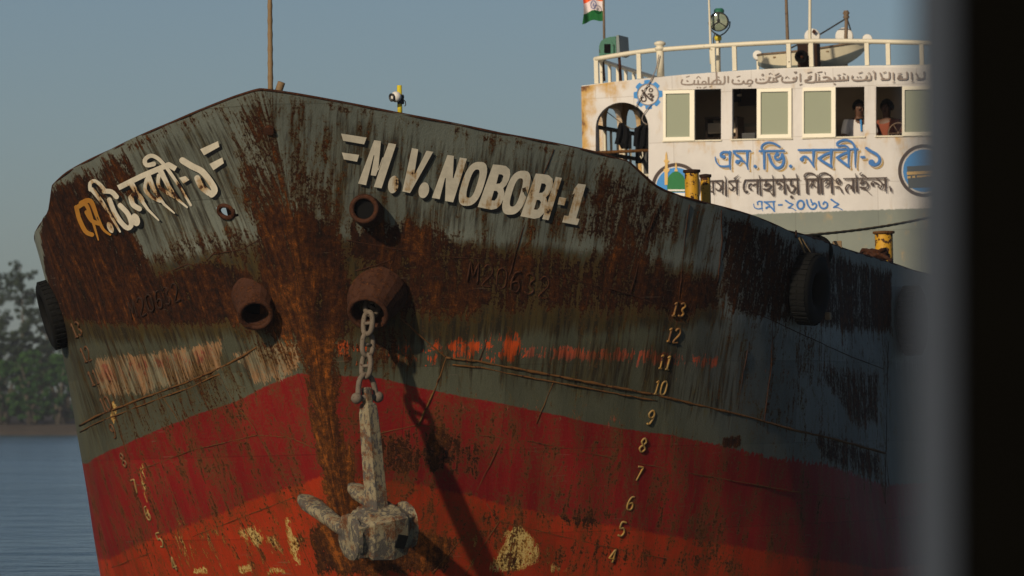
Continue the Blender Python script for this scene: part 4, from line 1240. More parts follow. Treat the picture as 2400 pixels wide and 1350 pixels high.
def owner_line(): return [
 s5([(0, 525), (225, 515)], 15, smooth=False, cap=False), s5([(108, 525), (112, 640), (118, 680)], 22, smooth=False, taper=(1, .4)), s5([(40, 540), (70, 580), (40, 615), (110, 650)], 18),
 s5([(143, 530), (185, 558), (206, 591)], 18), s5([(206, 591), (186, 632), (165, 630), (143, 613)], 17), s5([(206, 591), (227, 600)], 15), s5([(222, 518), (222, 672)], 22, smooth=False, taper=(1, .6)),
 s5([(250, 465), (262, 500), (262, 690)], 20, smooth=False, taper=(.4, 1)),
 s5([(290, 522), (415, 512)], 15, smooth=False, cap=False), s5([(293, 532), (326, 562), (350, 591)], 18), s5([(350, 591), (335, 624), (317, 624), (302, 605)], 17), s5([(350, 591), (385, 600)], 15), s5([(385, 512), (390, 675)], 22, smooth=False, taper=(1, .6)), s5([(358, 492), (410, 452)], 15, smooth=False, taper=(1, .4)),
 s5([(490, 510), (470, 563), (470, 620), (491, 657), (512, 640)], 18), s5([(485, 510), (1120, 496)], 15, smooth=False, cap=False),
 s5([(552, 622), (530, 605), (533, 563), (557, 552), (580, 572), (599, 558), (628, 558)], 17), dot5(550, 616, 14), s5([(628, 508), (630, 668)], 22, smooth=False, taper=(1, .6)),
 s5([(650, 455), (660, 490), (664, 682)], 20, smooth=False, taper=(.4, 1)),
 s5([(733, 515), (726, 560)], 17), dot5(722, 568, 17), s5([(731, 565), (768, 552), (788, 577), (773, 605), (740, 620), (707, 613)], 18), s5([(707, 620), (750, 629), (778, 648), (811, 695)], 17, taper=(1, .5)),
 s5([(805, 452), (814, 490), (818, 682)], 20, smooth=False, taper=(.4, 1)),
 s5([(855, 552), (853, 521), (876, 504), (909, 522), (935, 540)], 18), s5([(867, 552), (895, 549), (910, 577), (881, 608)], 17), s5([(930, 445), (942, 490), (948, 665)], 22, smooth=False, taper=(.4, 1)),
 s5([(1022, 505), (1022, 573), (1058, 573), (1070, 608), (1038, 655), (1003, 638), (975, 563)], 18), dot5(1030, 706, 17),
 s5([(1085, 438), (1096, 490), (1102, 668)], 22, smooth=False, taper=(.4, 1)),
 s5([(1175, 500), (1350, 494)], 15, smooth=False, cap=False), s5([(1205, 500), (1212, 662)], 22, smooth=False), s5([(1200, 495), (1178, 465), (1200, 435), (1250, 428), (1300, 445), (1340, 490)], 17),
 s5([(1262, 520), (1290, 500), (1335, 522)], 17), s5([(1284, 512), (1264, 550), (1248, 588)], 17), s5([(1262, 562), (1287, 560), (1304, 586)], 17), s5([(1335, 450), (1342, 662)], 22, smooth=False, taper=(.5, 1)),
 s5([(1350, 494), (1515, 490)], 15, smooth=False, cap=False), s5([(1372, 495), (1380, 662)], 22, smooth=False), s5([(1365, 490), (1352, 455), (1380, 432), (1430, 428), (1480, 455), (1505, 490)], 17),
 s5([(1414, 532), (1435, 505), (1468, 512), (1480, 540), (1425, 587)], 15), s5([(1440, 545), (1500, 556)], 13), s5([(1492, 452), (1502, 660)], 22, smooth=False, taper=(.5, 1)),
 s5(ellipse(1575, 522, 22, 28, 12) + [(1597, 522)], 17), s5([(1545, 592), (1590, 590), (1605, 620), (1622, 660)], 18, taper=(1, .5)),
 s5([(1635, 495), (2152, 484)], 15, smooth=False, cap=False), s5([(1680, 650), (1662, 610), (1690, 565), (1725, 580), (1728, 620), (1748, 560)], 18), s5([(1748, 495), (1752, 650)], 22, smooth=False, taper=(1, .6)),
 s5([(1778, 435), (1788, 480), (1796, 645)], 22, smooth=False, taper=(.4, 1)),
 s5([(1857, 495), (1846, 545)], 17), dot5(1845, 548, 17), s5([(1866, 540), (1908, 533), (1922, 570), (1900, 600), (1835, 593)], 18), s5([(1838, 600), (1890, 616), (1952, 672)], 17, taper=(1, .4)), s5([(1848, 425), (1828, 440), (1842, 455), (1880, 455), (1912, 485)], 13),
 s5([(1975, 568), (1960, 550), (1982, 530), (2025, 545), (2055, 562)], 15), dot5(1974, 560, 18),
 s5([(2030, 495), (2066, 522), (2090, 552)], 18), s5([(2094, 556), (2080, 600), (2064, 606), (2044, 586)], 17), s5([(2090, 555), (2126, 566)], 15), s5([(2126, 487), (2128, 645)], 22, smooth=False, taper=(1, .6)),
 s5([(2182, 590), (2192, 645)], 20, smooth=False, taper=(1, .6)),
]
S5W[1] = 7
on_wall(owner_line(), 'painted_owner_edge', M['brown_faded'], .004, 4.6, 4.2)
S5W[1] = None
LINE2 = owner_line()
on_wall(LINE2, 'painted_owner', M['brown_paint'], .022)
LINE3 = [
 s5([(582, 790), (592, 830), (630, 848), (682, 842)], 20, taper=(.5, 1)), s5([(678, 765), (680, 845), (690, 872)], 24, smooth=False, taper=(1, .3)), s5([(632, 795), (626, 770), (650, 758), (680, 766)], 20),
 s5([(708, 768), (838, 762)], 18, smooth=False, cap=False), s5([(708, 765), (740, 786), (766, 802), (775, 824)], 20), s5([(732, 838), (754, 822), (780, 824), (802, 845), (826, 876)], 20), dot5(734, 836, 15), s5([(815, 768), (826, 876)], 24, smooth=False, taper=(1, .4)),
 s5([(868, 802), (922, 800)], 20, smooth=False, cap=False),
 s5([(958, 750), (1005, 782), (1045, 795), (1010, 820), (985, 838), (1030, 838), (1078, 868)], 22, taper=(1, .4)),
 s5(ellipse(1133, 800, 40, 50, 20) + [(1173, 800)], 24),
 s5([(1205, 745), (1218, 800), (1252, 845), (1298, 845), (1320, 808), (1298, 780), (1270, 800)], 22), s5([(1252, 740), (1265, 775), (1295, 785)], 18),
 s5([(1345, 765), (1360, 820), (1400, 845), (1442, 825), (1445, 785), (1415, 765), (1398, 790)], 22),
 s5([(1492, 738), (1545, 775), (1580, 792), (1540, 815), (1515, 832), (1565, 830), (1625, 862)], 22, taper=(1, .4)),
]
on_wall(LINE3, 'painted_number', M['blue_paint'], .004)

def za(pts): return [(1340 + x / 5.213, y / 5.213) for x, y in pts]
def zb(pts): return [(1760 + x / 5.213, y / 5.213) for x, y in pts]
def sa(pts, wd=19, **k): return ribbon(za(pts), wd / 5.213, 2.5, **k)
def sb(pts, wd=20, **k): return ribbon(zb(pts), wd / 5.213, 2.5, **k)
VERSE = [
 sa([(1352, 975), (1340, 1010), (1365, 1032), (1480, 1030), (1500, 985)]), sa([(1408, 988), (1420, 994)]), sa([(1400, 942), (1438, 930)], 12),
 sa([(1500, 1030), (1850, 1028)], 19, smooth=False), sa([(1545, 1030), (1545, 985)]), sa([(1534, 1068), (1538, 1070)], 17), sa([(1568, 1070), (1574, 1071)], 17), sa([(1528, 955), (1550, 932), (1572, 955)], 11),
 sa(ellipse(1618, 1010, 24, 18, 12) + [(1642, 1010)], 15), sa([(1610, 1075), (1645, 1060)], 11), sa([(1685, 1060), (1705, 1055)], 11), sa([(1672, 948), (1672, 1028)]),
 sa([(1705, 1028), (1745, 985), (1795, 975), (1822, 1000), (1800, 1028)]), sa([(1768, 880), (1774, 1025)]), sa([(1790, 940), (1800, 945)], 15), sa([(1868, 935), (1868, 1010), (1850, 1028)]), sa([(1912, 935), (1912, 1005)]),
 sa([(1968, 975), (1962, 1008), (1990, 1024), (2080, 1022), (2100, 985), (2110, 1018), (2150, 1020)]), sa([(2036, 982), (2044, 986)]), sa([(2018, 940), (2055, 928)], 11), sa(ellipse(2178, 1000, 32, 24, 14) + [(2210, 1000)], 16), sa([(2160, 1052), (2190, 1044)], 11),
 sb([(66, 965), (60, 998), (95, 1014), (170, 1012), (215, 985), (225, 950)]), sb([(112, 968), (118, 970)], 17), sb([(148, 966), (154, 968)], 17), sb(ellipse(145, 915, 12, 12, 10) + [(157, 915)], 9),
 sb([(215, 1000), (270, 998), (275, 955)]), sb([(236, 944), (242, 946)], 15), sb([(222, 905), (240, 890), (258, 905)], 10), sb([(270, 998), (328, 990), (300, 960), (312, 945), (365, 922)]), sb([(298, 920), (345, 895)], 12),
 sb([(385, 945), (378, 982), (405, 1004), (520, 1000), (548, 975), (530, 950), (515, 962)]), sb([(422, 955), (445, 935), (465, 955)], 10), sb([(548, 985), (560, 940)]), sb([(528, 880), (562, 876)], 10), sb([(540, 895), (556, 892)], 10), sb([(604, 905), (606, 992)]), sb([(598, 1038), (624, 1028)], 11),
 sb([(735, 930), (700, 945), (735, 958), (660, 985), (665, 1000), (780, 998), (792, 900)]), sb([(692, 890), (745, 878)], 11), sb([(790, 998), (960, 990)], 20, smooth=False), sb([(832, 992), (834, 940)]), sb([(828, 912), (834, 914)], 15), sb([(815, 885), (870, 875)], 11), sb([(905, 880), (908, 905)], 10),
 sb([(885, 945), (930, 940), (975, 965), (925, 985)]), sb([(960, 990), (1180, 975)], 20, smooth=False), sb([(1022, 988), (1022, 948)]), sb([(1020, 1026), (1028, 1026)], 19), sb([(1085, 985), (1085, 942)]), sb([(1132, 982), (1132, 938)]), sb([(1184, 975), (1184, 930)]), sb([(1058, 920), (1090, 912)], 10), sb([(1130, 900), (1150, 905)], 12),
 sb([(1242, 930), (1236, 962), (1268, 982), (1345, 982), (1400, 970), (1415, 930)]), sb([(1300, 942), (1306, 944)], 16), sb([(1335, 940), (1341, 942)], 16), sb([(1318, 895), (1360, 880)], 11), sb([(1410, 978), (1462, 972), (1466, 925)]), sb([(1432, 900), (1445, 885), (1458, 900)], 10), sb([(1516, 885), (1516, 962)]), sb([(1490, 880), (1500, 866)], 10),
 sb([(1582, 895), (1605, 950), (1645, 970), (1595, 970)]), sb([(1645, 970), (1690, 960), (1692, 885)]), sb([(1618, 890), (1650, 878)], 11), sb([(1742, 895), (1744, 970)]), sb([(1738, 1006), (1756, 1000)], 11),
 sb([(1795, 962), (1808, 930), (1838, 925), (1842, 950), (1800, 965), (1860, 968), (1910, 960), (1908, 885)]), sb([(1800, 905), (1840, 895)], 11), sb([(1965, 890), (1968, 968)]), sb([(1968, 1000), (1990, 992)], 11),
 sb([(2025, 900), (2050, 950), (2085, 965), (2035, 968)]), sb([(2085, 965), (2120, 955), (2122, 880)]),
]
on_wall(VERSE, 'painted_verse', M['brown_faded'], .004)

# cog emblem with calligraphy
cog = []
for k in range(160):
    a = 2 * math.pi * k / 160
    lob = .5 + .5 * math.tanh(5 * math.cos(8 * a + .4) + 2.2)
    rr = 27.0 + 6.8 * lob
    cog.append((1519 + rr * math.cos(a), 221.5 + rr * 1.02 * math.sin(a)))
def disc(cx, cy, rx, ry=None): return fill(ellipse(cx, cy, rx, ry or rx, 44), (), 9)
def annulus(cx, cy, r0, r1): return fill(ellipse(cx, cy, r1, r1, 60), [ellipse(cx, cy, r0, r0, 60)], 6)
on_wall([fill(cog, [ellipse(1519, 221.5, 25.5, 25.5, 40)], 6)], 'emblem_cog', M['sky_paint'], .004)
on_wall([annulus(1519, 221.5, 23.3, 25.0)], 'emblem_ring', M['brown_faded'], .004)
on_wall([sa([(862, 1105), (900, 1150), (945, 1200), (985, 1232)], 22), sa([(868, 1120), (905, 1190), (908, 1225), (880, 1240), (852, 1225), (858, 1190)], 18), sa(ellipse(968, 1102, 22, 20, 12) + [(990, 1102)], 15), sa([(935, 1150), (985, 1150), (955, 1178), (1005, 1175), (965, 1215)], 18), sa([(975, 1225), (990, 1222)], 24), sa([(895, 1085), (925, 1072)], 12), sa([(945, 1055), (955, 1060)], 12), sa([(868, 1195), (882, 1190)], 10)], 'emblem_calligraphy', M['brown_paint'], .004)
# round picture of a domed mosque
def z6(pts): return [(1340 + x / 6, 200 + y / 6) for x, y in pts]
on_wall([annulus(1585, 440, 50, 58)], 'emblem_ring', M['brown_paint'], .004)
on_wall([disc(1585, 440, 47)], 'emblem_sky', M['sky_paint'], .004)
on_wall([fill(z6([(1345, 1500), (1345, 1330), (1370, 1270), (1420, 1225), (1470, 1205), (1520, 1225), (1570, 1270), (1595, 1330), (1595, 1500)]), (), 6)], 'emblem_dome', M['green_paint'], .008)
on_wall([fill(z6(p), (), 5) for p in ([(1310, 1400), (1310, 1230), (1295, 1200), (1295, 1185), (1315, 1170), (1315, 1090), (1295, 1065), (1315, 1045), (1320, 980), (1332, 930), (1345, 980), (1350, 1045), (1378, 1065), (1355, 1090), (1355, 1170), (1385, 1190), (1355, 1230), (1352, 1400)], [(1448, 1210), (1452, 1190), (1462, 1170), (1455, 1140), (1470, 1075), (1484, 1140), (1478, 1170), (1492, 1190), (1496, 1210)])], 'emblem_minaret', M['ochre_paint'], .012)
on_wall([fill([(1566, 444), (1606, 444), (1606, 448), (1566, 448)], (), 5), fill([(1566, 452), (1606, 452), (1606, 480), (1566, 480)], (), 6)], 'emblem_drum', M['white_paint'], .016)
# round picture with a black draped cube, right of the name
on_wall([annulus(2167, 400, 54, 62)], 'emblem_ring', M['brown_paint'], .004)
on_wall([disc(2167, 400, 50)], 'emblem_sky', M['sky_paint'], .004)
on_wall([fill([(2126, 390), (2205, 386), (2205, 438), (2130, 441)], (), 8)], 'emblem_cube', M['slate_paint'], .010)
on_wall([fill([(2126, 403), (2205, 399), (2205, 406), (2126, 410)], (), 6), fill([(2127, 413), (2135, 413), (2135, 418), (2127, 418)], (), 5), fill([(2139, 412), (2146, 412), (2146, 417), (2139, 417)], (), 5), fill([(2150, 412), (2190, 409), (2190, 413), (2150, 416)], (), 5)], 'emblem_band', M['ochre_paint'], .016)
# ------------------------------------------------------------------ fittings and gear on the ship, each a thing of its own
def up(p, d): return Vector(p) + Vector((0, 0, d))
def mpp(l): return (l * _c + 60) / F         # metres per photo pixel at that section (near enough)

# anchor and chain
def wdir(x, y, z): return (INV3 @ Vector((x, y, z))).normalized()
LIP = HAWSE + HD * .02
def hang(px, py, l): return at_l(px, py, l)
LA = LIP.y - .06
top = hang(864, 916, LA)
anchor = thing('anchor', 'grey flaking stockless anchor hanging below the starboard-looking hawse pipe'.replace('starboard-looking ', 'chained '), 'anchor', hang(880, 1262, LA))
s0, s1 = hang(862, 945, LA), hang(886, 1228, LA)
ax = (s1 - s0).normalized()
eA = wdir(140, 85, 31)
eD = wdir(-120, 165, 72); eD = (eD - eA * eD.dot(eA)).normalized()
eU = eA.cross(eD)
# shank: square bar set on edge, tapered, with an eye at the top
fx = wdir(1, .9, 0); fx = (fx - ax * fx.dot(ax)).normalized(); fy = ax.cross(fx)
mb = MB()
rings = [(0, .070), (.02, .088), (.10, .100), (.35, .108), (1.0, .118), (1.22, .122), (1.30, .11)]
vs_, fs_ = [], []
for d, r_ in rings:
    c0 = s0 + ax * d
    for sx, sy in ((1, 1), (-1, 1), (-1, -1), (1, -1)):
        for ch in ((.82, 1), (1, .82)) if sx * sy < 0 else ((1, .82), (.82, 1)):
            vs_.append(c0 + fx * sx * r_ * ch[0] * .78 + fy * sy * r_ * ch[1] * .78)
for i in range(len(rings) - 1):
    for k in range(8):
        fs_.append((i * 8 + k, i * 8 + (k + 1) % 8, (i + 1) * 8 + (k + 1) % 8, (i + 1) * 8 + k))
fs_ += [tuple(range(8)), tuple(range((len(rings) - 1) * 8, len(rings) * 8))]
mb.add(vs_, fs_); mb.build('shank', M['anchor'], anchor)
mb = MB(); mb.box(s0 - ax * .06, (.10, .085, .22), Matrix((fx, fy, ax)).transposed(), .02); mb.build('shank_eye', M['anchor'], anchor)
# crown: a chunky casting between two flanges
C0 = hang(888, 1245, LA); mR = Matrix((eA, eD, eU)).transposed()
def blob(mb, sections, org, a, b, c, n=12, p=3.0):
    """loft along a; sections: (pos, half b, half c, shift b, shift c)"""
    vs_, fs_ = [], []
    for s_, hb, hc, sb_, sc_ in sections:
        for k in range(n):
            t = 2 * math.pi * k / n
            cc, ss_ = math.cos(t), math.sin(t)
            x = math.copysign(abs(cc) ** (2 / p), cc) * hb + sb_; y = math.copysign(abs(ss_) ** (2 / p), ss_) * hc + sc_
            vs_.append(org + a * s_ + b * x + c * y)
    m = len(sections)
    for i in range(m - 1):
        for k in range(n): fs_.append((i * n + k, i * n + (k + 1) % n, (i + 1) * n + (k + 1) % n, (i + 1) * n + k))
    fs_ += [tuple(range(n - 1, -1, -1)), tuple(range((m - 1) * n, m * n))]
    mb.add(vs_, fs_)
mb = MB()
blob(mb, [(-.35, .19, .19, 0, 0), (-.24, .20, .20, 0, 0), (-.20, .235, .225, -.01, 0), (.02, .265, .255, -.03, 0), (.20, .250, .235, -.02, 0), (.26, .205, .20, 0, 0), (.35, .18, .18, 0, 0)], C0, eA, eD, eU, 10, 9)
mb.box(C0 - ax * .19 - eD * .02, (.40, .30, .16), mR, .035)
mb.build('crown', M['anchor'], anchor)
mb = MB(); qd = C0 - eD * .292 + eA * .10 - eU * .03
mb.box(qd, (.13, .016, .15), mR @ Matrix.Rotation(.35, 3, 'Y'), .006); mb.build('crown_shade_patch', M['black'], anchor)  # flush black plate stands in for the shade of a hole
for sg in (-1, 1):
    cF = C0 + eA * sg * .345
    mb = MB()
    blob(mb, [(-.045, .18, .20, .01, 0), (-.03, .21, .245, .01, 0), (.02, .215, .25, 0, .005), (.045, .17, .21, 0, 0)], cF, eA, eD, eU, 18, 2.4)
    mb.build('crown_flange', M['anchor'], anchor)
    mb = MB()
    L_ = .98
    blob(mb, [(0, .085, .075, 0, 0), (.25, .088, .07, 0, 0), (.50, .105, .062, 0, .012), (.76, .125, .06, 0, .025), (.90, .09, .045, 0, .035), (L_, .035, .022, 0, .04)], cF + eD * .12 + eU * .02 - eA * sg * .03, eD, eA, eU, 14, 3)
    mb.build('fluke', M['anchor'], anchor, smooth=True)
# anchor shackle
mb = MB()
sh = s0 - ax * .06
mb.tube([sh - fx * .14, sh + fx * .14], .034, 10); mb.ball(sh - fx * .15, .062, 14); mb.ball(sh + fx * .15, .062, 14)
arc = [sh - fx * .125, sh - fx * .115 - ax * .10, sh - fx * .08 - ax * .20, sh - ax * .245, sh + fx * .08 - ax * .20, sh + fx * .115 - ax * .10, sh + fx * .125]
mb.tube(spline([tuple(p) for p in arc], .03), .030, 10); mb.build('shackle', M['chain'], anchor, smooth=True)
# chain
chain = thing('anchor_chain', 'short heavy rusted chain between hawse pipe and anchor', 'chain', HAWSE)
c1 = sh - ax * .225
c0 = LIP + Vector((0, 0, -.10)) - HD * .05
path = [HAWSE - HD * .50 + Vector((0, 0, -.02)), HAWSE - HD * .22 - Vector((0, 0, .04)), HAWSE - HD * .0 + Vector((0, 0, -.07)), lerp(c0, c1, .35), c1]
pts = [Vector(p) for p in spline([tuple(p) for p in path], .01)]
cum = [0]
for a, b in zip(pts[:-1], pts[1:]): cum.append(cum[-1] + (b - a).length)
def along(d):
    return Vector([np.interp(d, cum, [p[i] for p in pts]) for i in range(3)])
LN = .30; nl = max(3, int(cum[-1] / (LN * .76)))
for k in range(nl):
    d = (k + .5) * cum[-1] / nl
    c = along(d); t = (along(min(d + .06, cum[-1])) - along(max(d - .06, 0))).normalized()
    sd = (fx if k % 2 else fy); sd = (sd - t * sd.dot(t)).normalized()
    loop = []
    for q in range(24):
        a = 2 * math.pi * q / 24
        ca, sa_ = math.cos(a), math.sin(a)
        loop.append(c + t * (LN / 2 - .03) * math.copysign(abs(ca) ** .75, ca) + sd * .072 * math.copysign(abs(sa_) ** .85, sa_))
    mb = MB(); mb.tube(loop, .029, 8, closed=True); mb.tube([c - sd * .055, c + sd * .055], .02, 6)
    mb.build('link', M['chain'], chain, smooth=True)

# bamboo staff and stub at the stem head, lamp post
lb = .42
b = at_l(634, 216, lb); t = at_l(632, -75, lb)
mb = MB(); n = 26
mb.tube([lerp(b, t, i / n) for i in range(n + 1)], [.028 - .006 * i / n + (.004 if i % 3 == 0 else 0) for i in range(n + 1)], 10)
tag(mb.build('bamboo_pole', M['wood'], base=b, smooth=True), 'tall pale bamboo pole standing upright at the tip of the bow', 'pole')
b = at_l(650, 222, .5); t = at_l(660, 193, .5)
mb = MB(); mb.lathe([(.038, 0), (.04, .06), (.04, (t - b).length), (.03, (t - b).length + .004)], b, t - b, 16, True, True)
tag(mb.build('timber_stub', M['wood'], base=b), 'short leaning stub of round timber beside the bamboo pole', 'timber')
lp = 1.25
b = at_l(938, 300, lp); t = at_l(936, 200, lp)
bow_lamp = thing('bow_lamp', 'white globe lamp clamped to a yellow post on the bow rail', 'lamp', b)
mb = MB(); mb.tube([b, t], .026, 12); mb.build('post', M['yellow_post'], bow_lamp, smooth=True)
c = at_l(928, 227, lp - .08)
mb = MB(); mb.ball(c, .058, 18); mb.build('globe', M['white'], bow_lamp, smooth=True)
d = wdir(-.75, -.6, -.15)
mb = MB(); mb.lathe([(.040, .030), (.046, .062), (.038, .066), (.001, .045)], c, d, 14); mb.build('socket', M['dark_metal'], bow_lamp)
mb = MB(); c2 = at_l(939, 233, lp)
mb.tube([at_l(931, 230, lp - .05), c2], .018, 8); mb.lathe([(.034, -.05), (.038, -.03), (.034, .0), (.04, .03), (.032, .05)], c2, (0, 0, 1), 12); mb.build('clamp', M['dark_metal'], bow_lamp)
mb = MB(); mb.tube(spline([tuple(at_l(x, y, lp - .03)) for x, y in ((944, 232), (950, 238), (951, 246), (948, 249))], .02), .006, 6); mb.build('wire', M['dark_metal'], bow_lamp)

# bollards
def bollard(label, px, ptop, l, rpx, cap=True, parent=None):
    t = at_l(px, ptop, l); r_ = rpx * mpp(l)
    zb_ = float(gunwale(l)) - .95
    o = thing('bollard', label, 'bollard', (t.x, t.y, zb_), 'yellow bollards on the side deck')
    h = t.z - zb_
    mb = MB(); mb.lathe([(r_ * .97, 0), (r_ * .97, h - .03)], (t.x, t.y, zb_), (0, 0, 1), 28); mb.build('post', M['yellow'], o, smooth=True)
    mb = MB(); mb.lathe([(r_ * .97, h - .035), (r_ * 1.17, h - .03), (r_ * 1.2, h - .012), (r_ * 1.17, h), (.001, h + .008)], (t.x, t.y, zb_), (0, 0, 1), 28); mb.build('cap', M['rust_dark'] if cap else M['rust_orange'], o)
    return o
bollard('wider yellow rust-spotted bollard, front one of the pair before the mosque emblem', 1621, 398, 4.35, 17)
bollard('narrower yellow bollard, rear one of the pair at the bulwark break', 1653, 409, 4.75, 12)
BR = bollard('lone rusty yellow bollard in front of the grey lower deckhouse wall', 2071, 542, 12.9, 21.5, False)
p = at_l(2055, 603, 10.9)
mb = MB()
for k in range(3):
    mb.tube(spline([tuple(p + Vector((.14 * math.cos(a) - .02 * k, .16 * math.sin(a), .035 * k + .02 * math.sin(3 * a + k)))) for a in np.linspace(0, 6.3, 14)], .05), .028, 7)
mb.tube(spline([tuple(at_l(x, y, 10.6)) for x, y in ((2030, 597), (2036, 592), (2044, 600), (2060, 596), (2078, 604), (2090, 612))], .04), .024, 7)
tag(mb.build('mooring_chain', M['rust'], base=p, smooth=True), 'rusty chain heaped round the foot of the lone bollard', 'chain')

# mooring rope, spare tyre and block behind the bulwark
a, b = at_l(1874, 553, 6.3), at_l(2215, 502, 14)
mb = MB(); ln = [lerp(a, b, t) - Vector((0, 0, .035 * math.sin(math.pi * t))) for t in np.linspace(0, 1, 40)]
mb.tube(ln, [.014 + .004 * (i % 2) for i in range(40)], 8)
tag(mb.build('mooring_rope', M['rope'], base=a, smooth=True), 'taut brown rope running along the side deck past the grey wall', 'rope')
def tyre(name, label, c, axis, R1, R2, group):
    o = thing(name, label, 'tyre', c, group)
    axis = Vector(axis).normalized()
    prof = []
    for k in range(17):                        # squarish carcass section
        a = 2 * math.pi * k / 16
        x = math.copysign(abs(math.cos(a)) ** .6, math.cos(a)); y = math.copysign(abs(math.sin(a)) ** .6, math.sin(a))
        prof.append((R1 + R2 * .95 * x, R2 * 1.05 * y))
    mb = MB(); mb.lathe(prof, c, axis, 40); mb.build('carcass', M['tyre'], o, smooth=True)
    u = axis.orthogonal().normalized(); v = axis.cross(u)
    mb = MB()
    for k in range(36):
        a = 2 * math.pi * k / 36
        e = u * math.cos(a) + v * math.sin(a); tg = axis.cross(e)
        for s_ in (-.5, .5):
            mb.box(Vector(c) + e * (R1 + R2 * .96) + axis * s_ * R2 * .8, (R2 * .12, .035, R2 * .7), Matrix((e, tg, axis)).transposed())
    mb.build('tread', M['tyre'], o)
    return o
G = 'tyre fenders hung along the ship'
p, n_ = hull_at(1872, 676)
TY = tyre('tyre', 'big black tyre fender hanging flat on the dark port side under a lug', p + n_ * .13, n_, .29, .115, G)
p2, n2_ = hull_at(2112, 752)
tyre('tyre', 'black tyre fender on the ship side nearest the blurred window post', p2 + n2_ * .14, n2_, .30, .12, G)
p3, n3_ = hull_at(131, 735)
tyre('tyre', 'black tyre fender seen edge on at the ship\'s far left flank', p3 + n3_ * .045, n3_, .315, .085, G)
q, qn = hull_at(1866, 556)
lug = MB(); lug.torus(at_l(1866, 549, q.y - .02), (1, .2, 0), .035, .012, 16, 6); lug.build('lashing_lug', M['rust_dark'], ship, smooth=True)
mb = MB()
for dx in (-6, 6):
    mb.tube([hull_at(1868 + dx * .4, 556, .03)[0], hull_at(1880 + dx, 590, .06)[0], p + n_ * .16 + Vector((0, 0, .29))], .013, 6)
tag(mb.build('fender_lashing', M['rope'], base=q, smooth=True), 'rope lashing from the lug down to the big hanging tyre', 'rope')
c = at_l(1914, 590, 7.2)
tyre('tyre', 'small black tyre lying behind the bulwark with only its top arch showing', c, (.55, -.8, 0), .13, .055, 'tyres on deck')
c = at_l(1962, 574, 7.9)
mb = MB(); mb.box(c, (.10, .14, .09), Matrix.Rotation(.3, 3, 'Z'), .01)
tag(mb.build('timber_block', M['wood'], base=c), 'pale timber block on the bulwark rail right of the small tyre', 'block')
h = hull_at(1935, 741, .03)
mb = MB(); mb.box(h[0], (.06, .10, .085), None, .01)
tag(mb.build('timber_chock', M['wood'], base=h[0]), 'small tan chock on the hull side at the foot of the big tyre', 'block')

# clothes drying in the arch, line and loose cable
LW = LF + .55
line = [at_l(x, y, LW) for x, y in ((1422, 262), (1456, 288), (1480, 302), (1496, 302), (1519, 290))]
mb = MB(); mb.tube(line, .008, 6); tag(mb.build('clothes_line', M['rope'], base=line[0]), 'thin cord stretched across the arched walkway opening', 'clothes line')
def cloth(label, px, dl):
    """hanging cloth: px outline rows (y, x0, x1)"""
    vs_, fs_ = [], []
    nx_ = 14
    rows = []
    for (y0, a0, b0), (y1, a1, b1) in zip(px[:-1], px[1:]):
        for k in range(4): rows.append((lerp(y0, y1, k / 4), lerp(a0, a1, k / 4), lerp(b0, b1, k / 4)))
    rows.append(px[-1])
    for j, (y, a, b) in enumerate(rows):
        for i in range(nx_):
            u = i / (nx_ - 1)
            vs_.append(at_l(lerp(a, b, u), y, LW + dl + .035 * math.sin(u * 13 + j * .25) * min(1, j / 4)))
    for s_ in (0,):
        for j in range(len(rows) - 1):
            for i in range(nx_ - 1): fs_.append((j * nx_ + i, j * nx_ + i + 1, (j + 1) * nx_ + i + 1, (j + 1) * nx_ + i))
    N = len(vs_); vs_ += [v + Vector((0, .012, 0)) for v in vs_]; fs_ += [tuple(i + N for i in f[::-1]) for f in fs_]
    mb = MB(); mb.add(vs_, fs_)
    return tag(mb.build('drying_garment', M['cloth_black'], base=vs_[0], smooth=True), label, 'garment', 'black clothes on the line')
cloth('black garment with flared hem, left one on the line in the arch', [(288, 1451, 1460), (300, 1447, 1474), (318, 1445, 1480), (337, 1440, 1480), (340, 1452, 1480), (349, 1456, 1480)], -.02)
cloth('longer black garment beside the right jamb of the arch', [(293, 1500, 1518), (301, 1487, 1518), (342, 1484, 1518), (344, 1490, 1517), (352, 1490, 1514), (383, 1489, 1507)], -.05)
cab = [wall_at(x, y, .03)[0] for x, y in ((1546, 128), (1540, 160), (1526, 190), (1510, 215), (1500, 236), (1492, 252))]
mb = MB(); mb.tube(spline([tuple(p) for p in cab], .05), .008, 6)
mb.tube(spline([tuple(wall_at(x, y, .03)[0]) for x, y in ((1528, 244), (1514, 262), (1507, 276), (1509, 286), (1518, 292))], .03), .007, 6)
tag(mb.build('loose_cable', M['brown_faded'], base=cab[0], smooth=True), 'thin loose cable dangling from the roof rail over the cog emblem', 'cable')

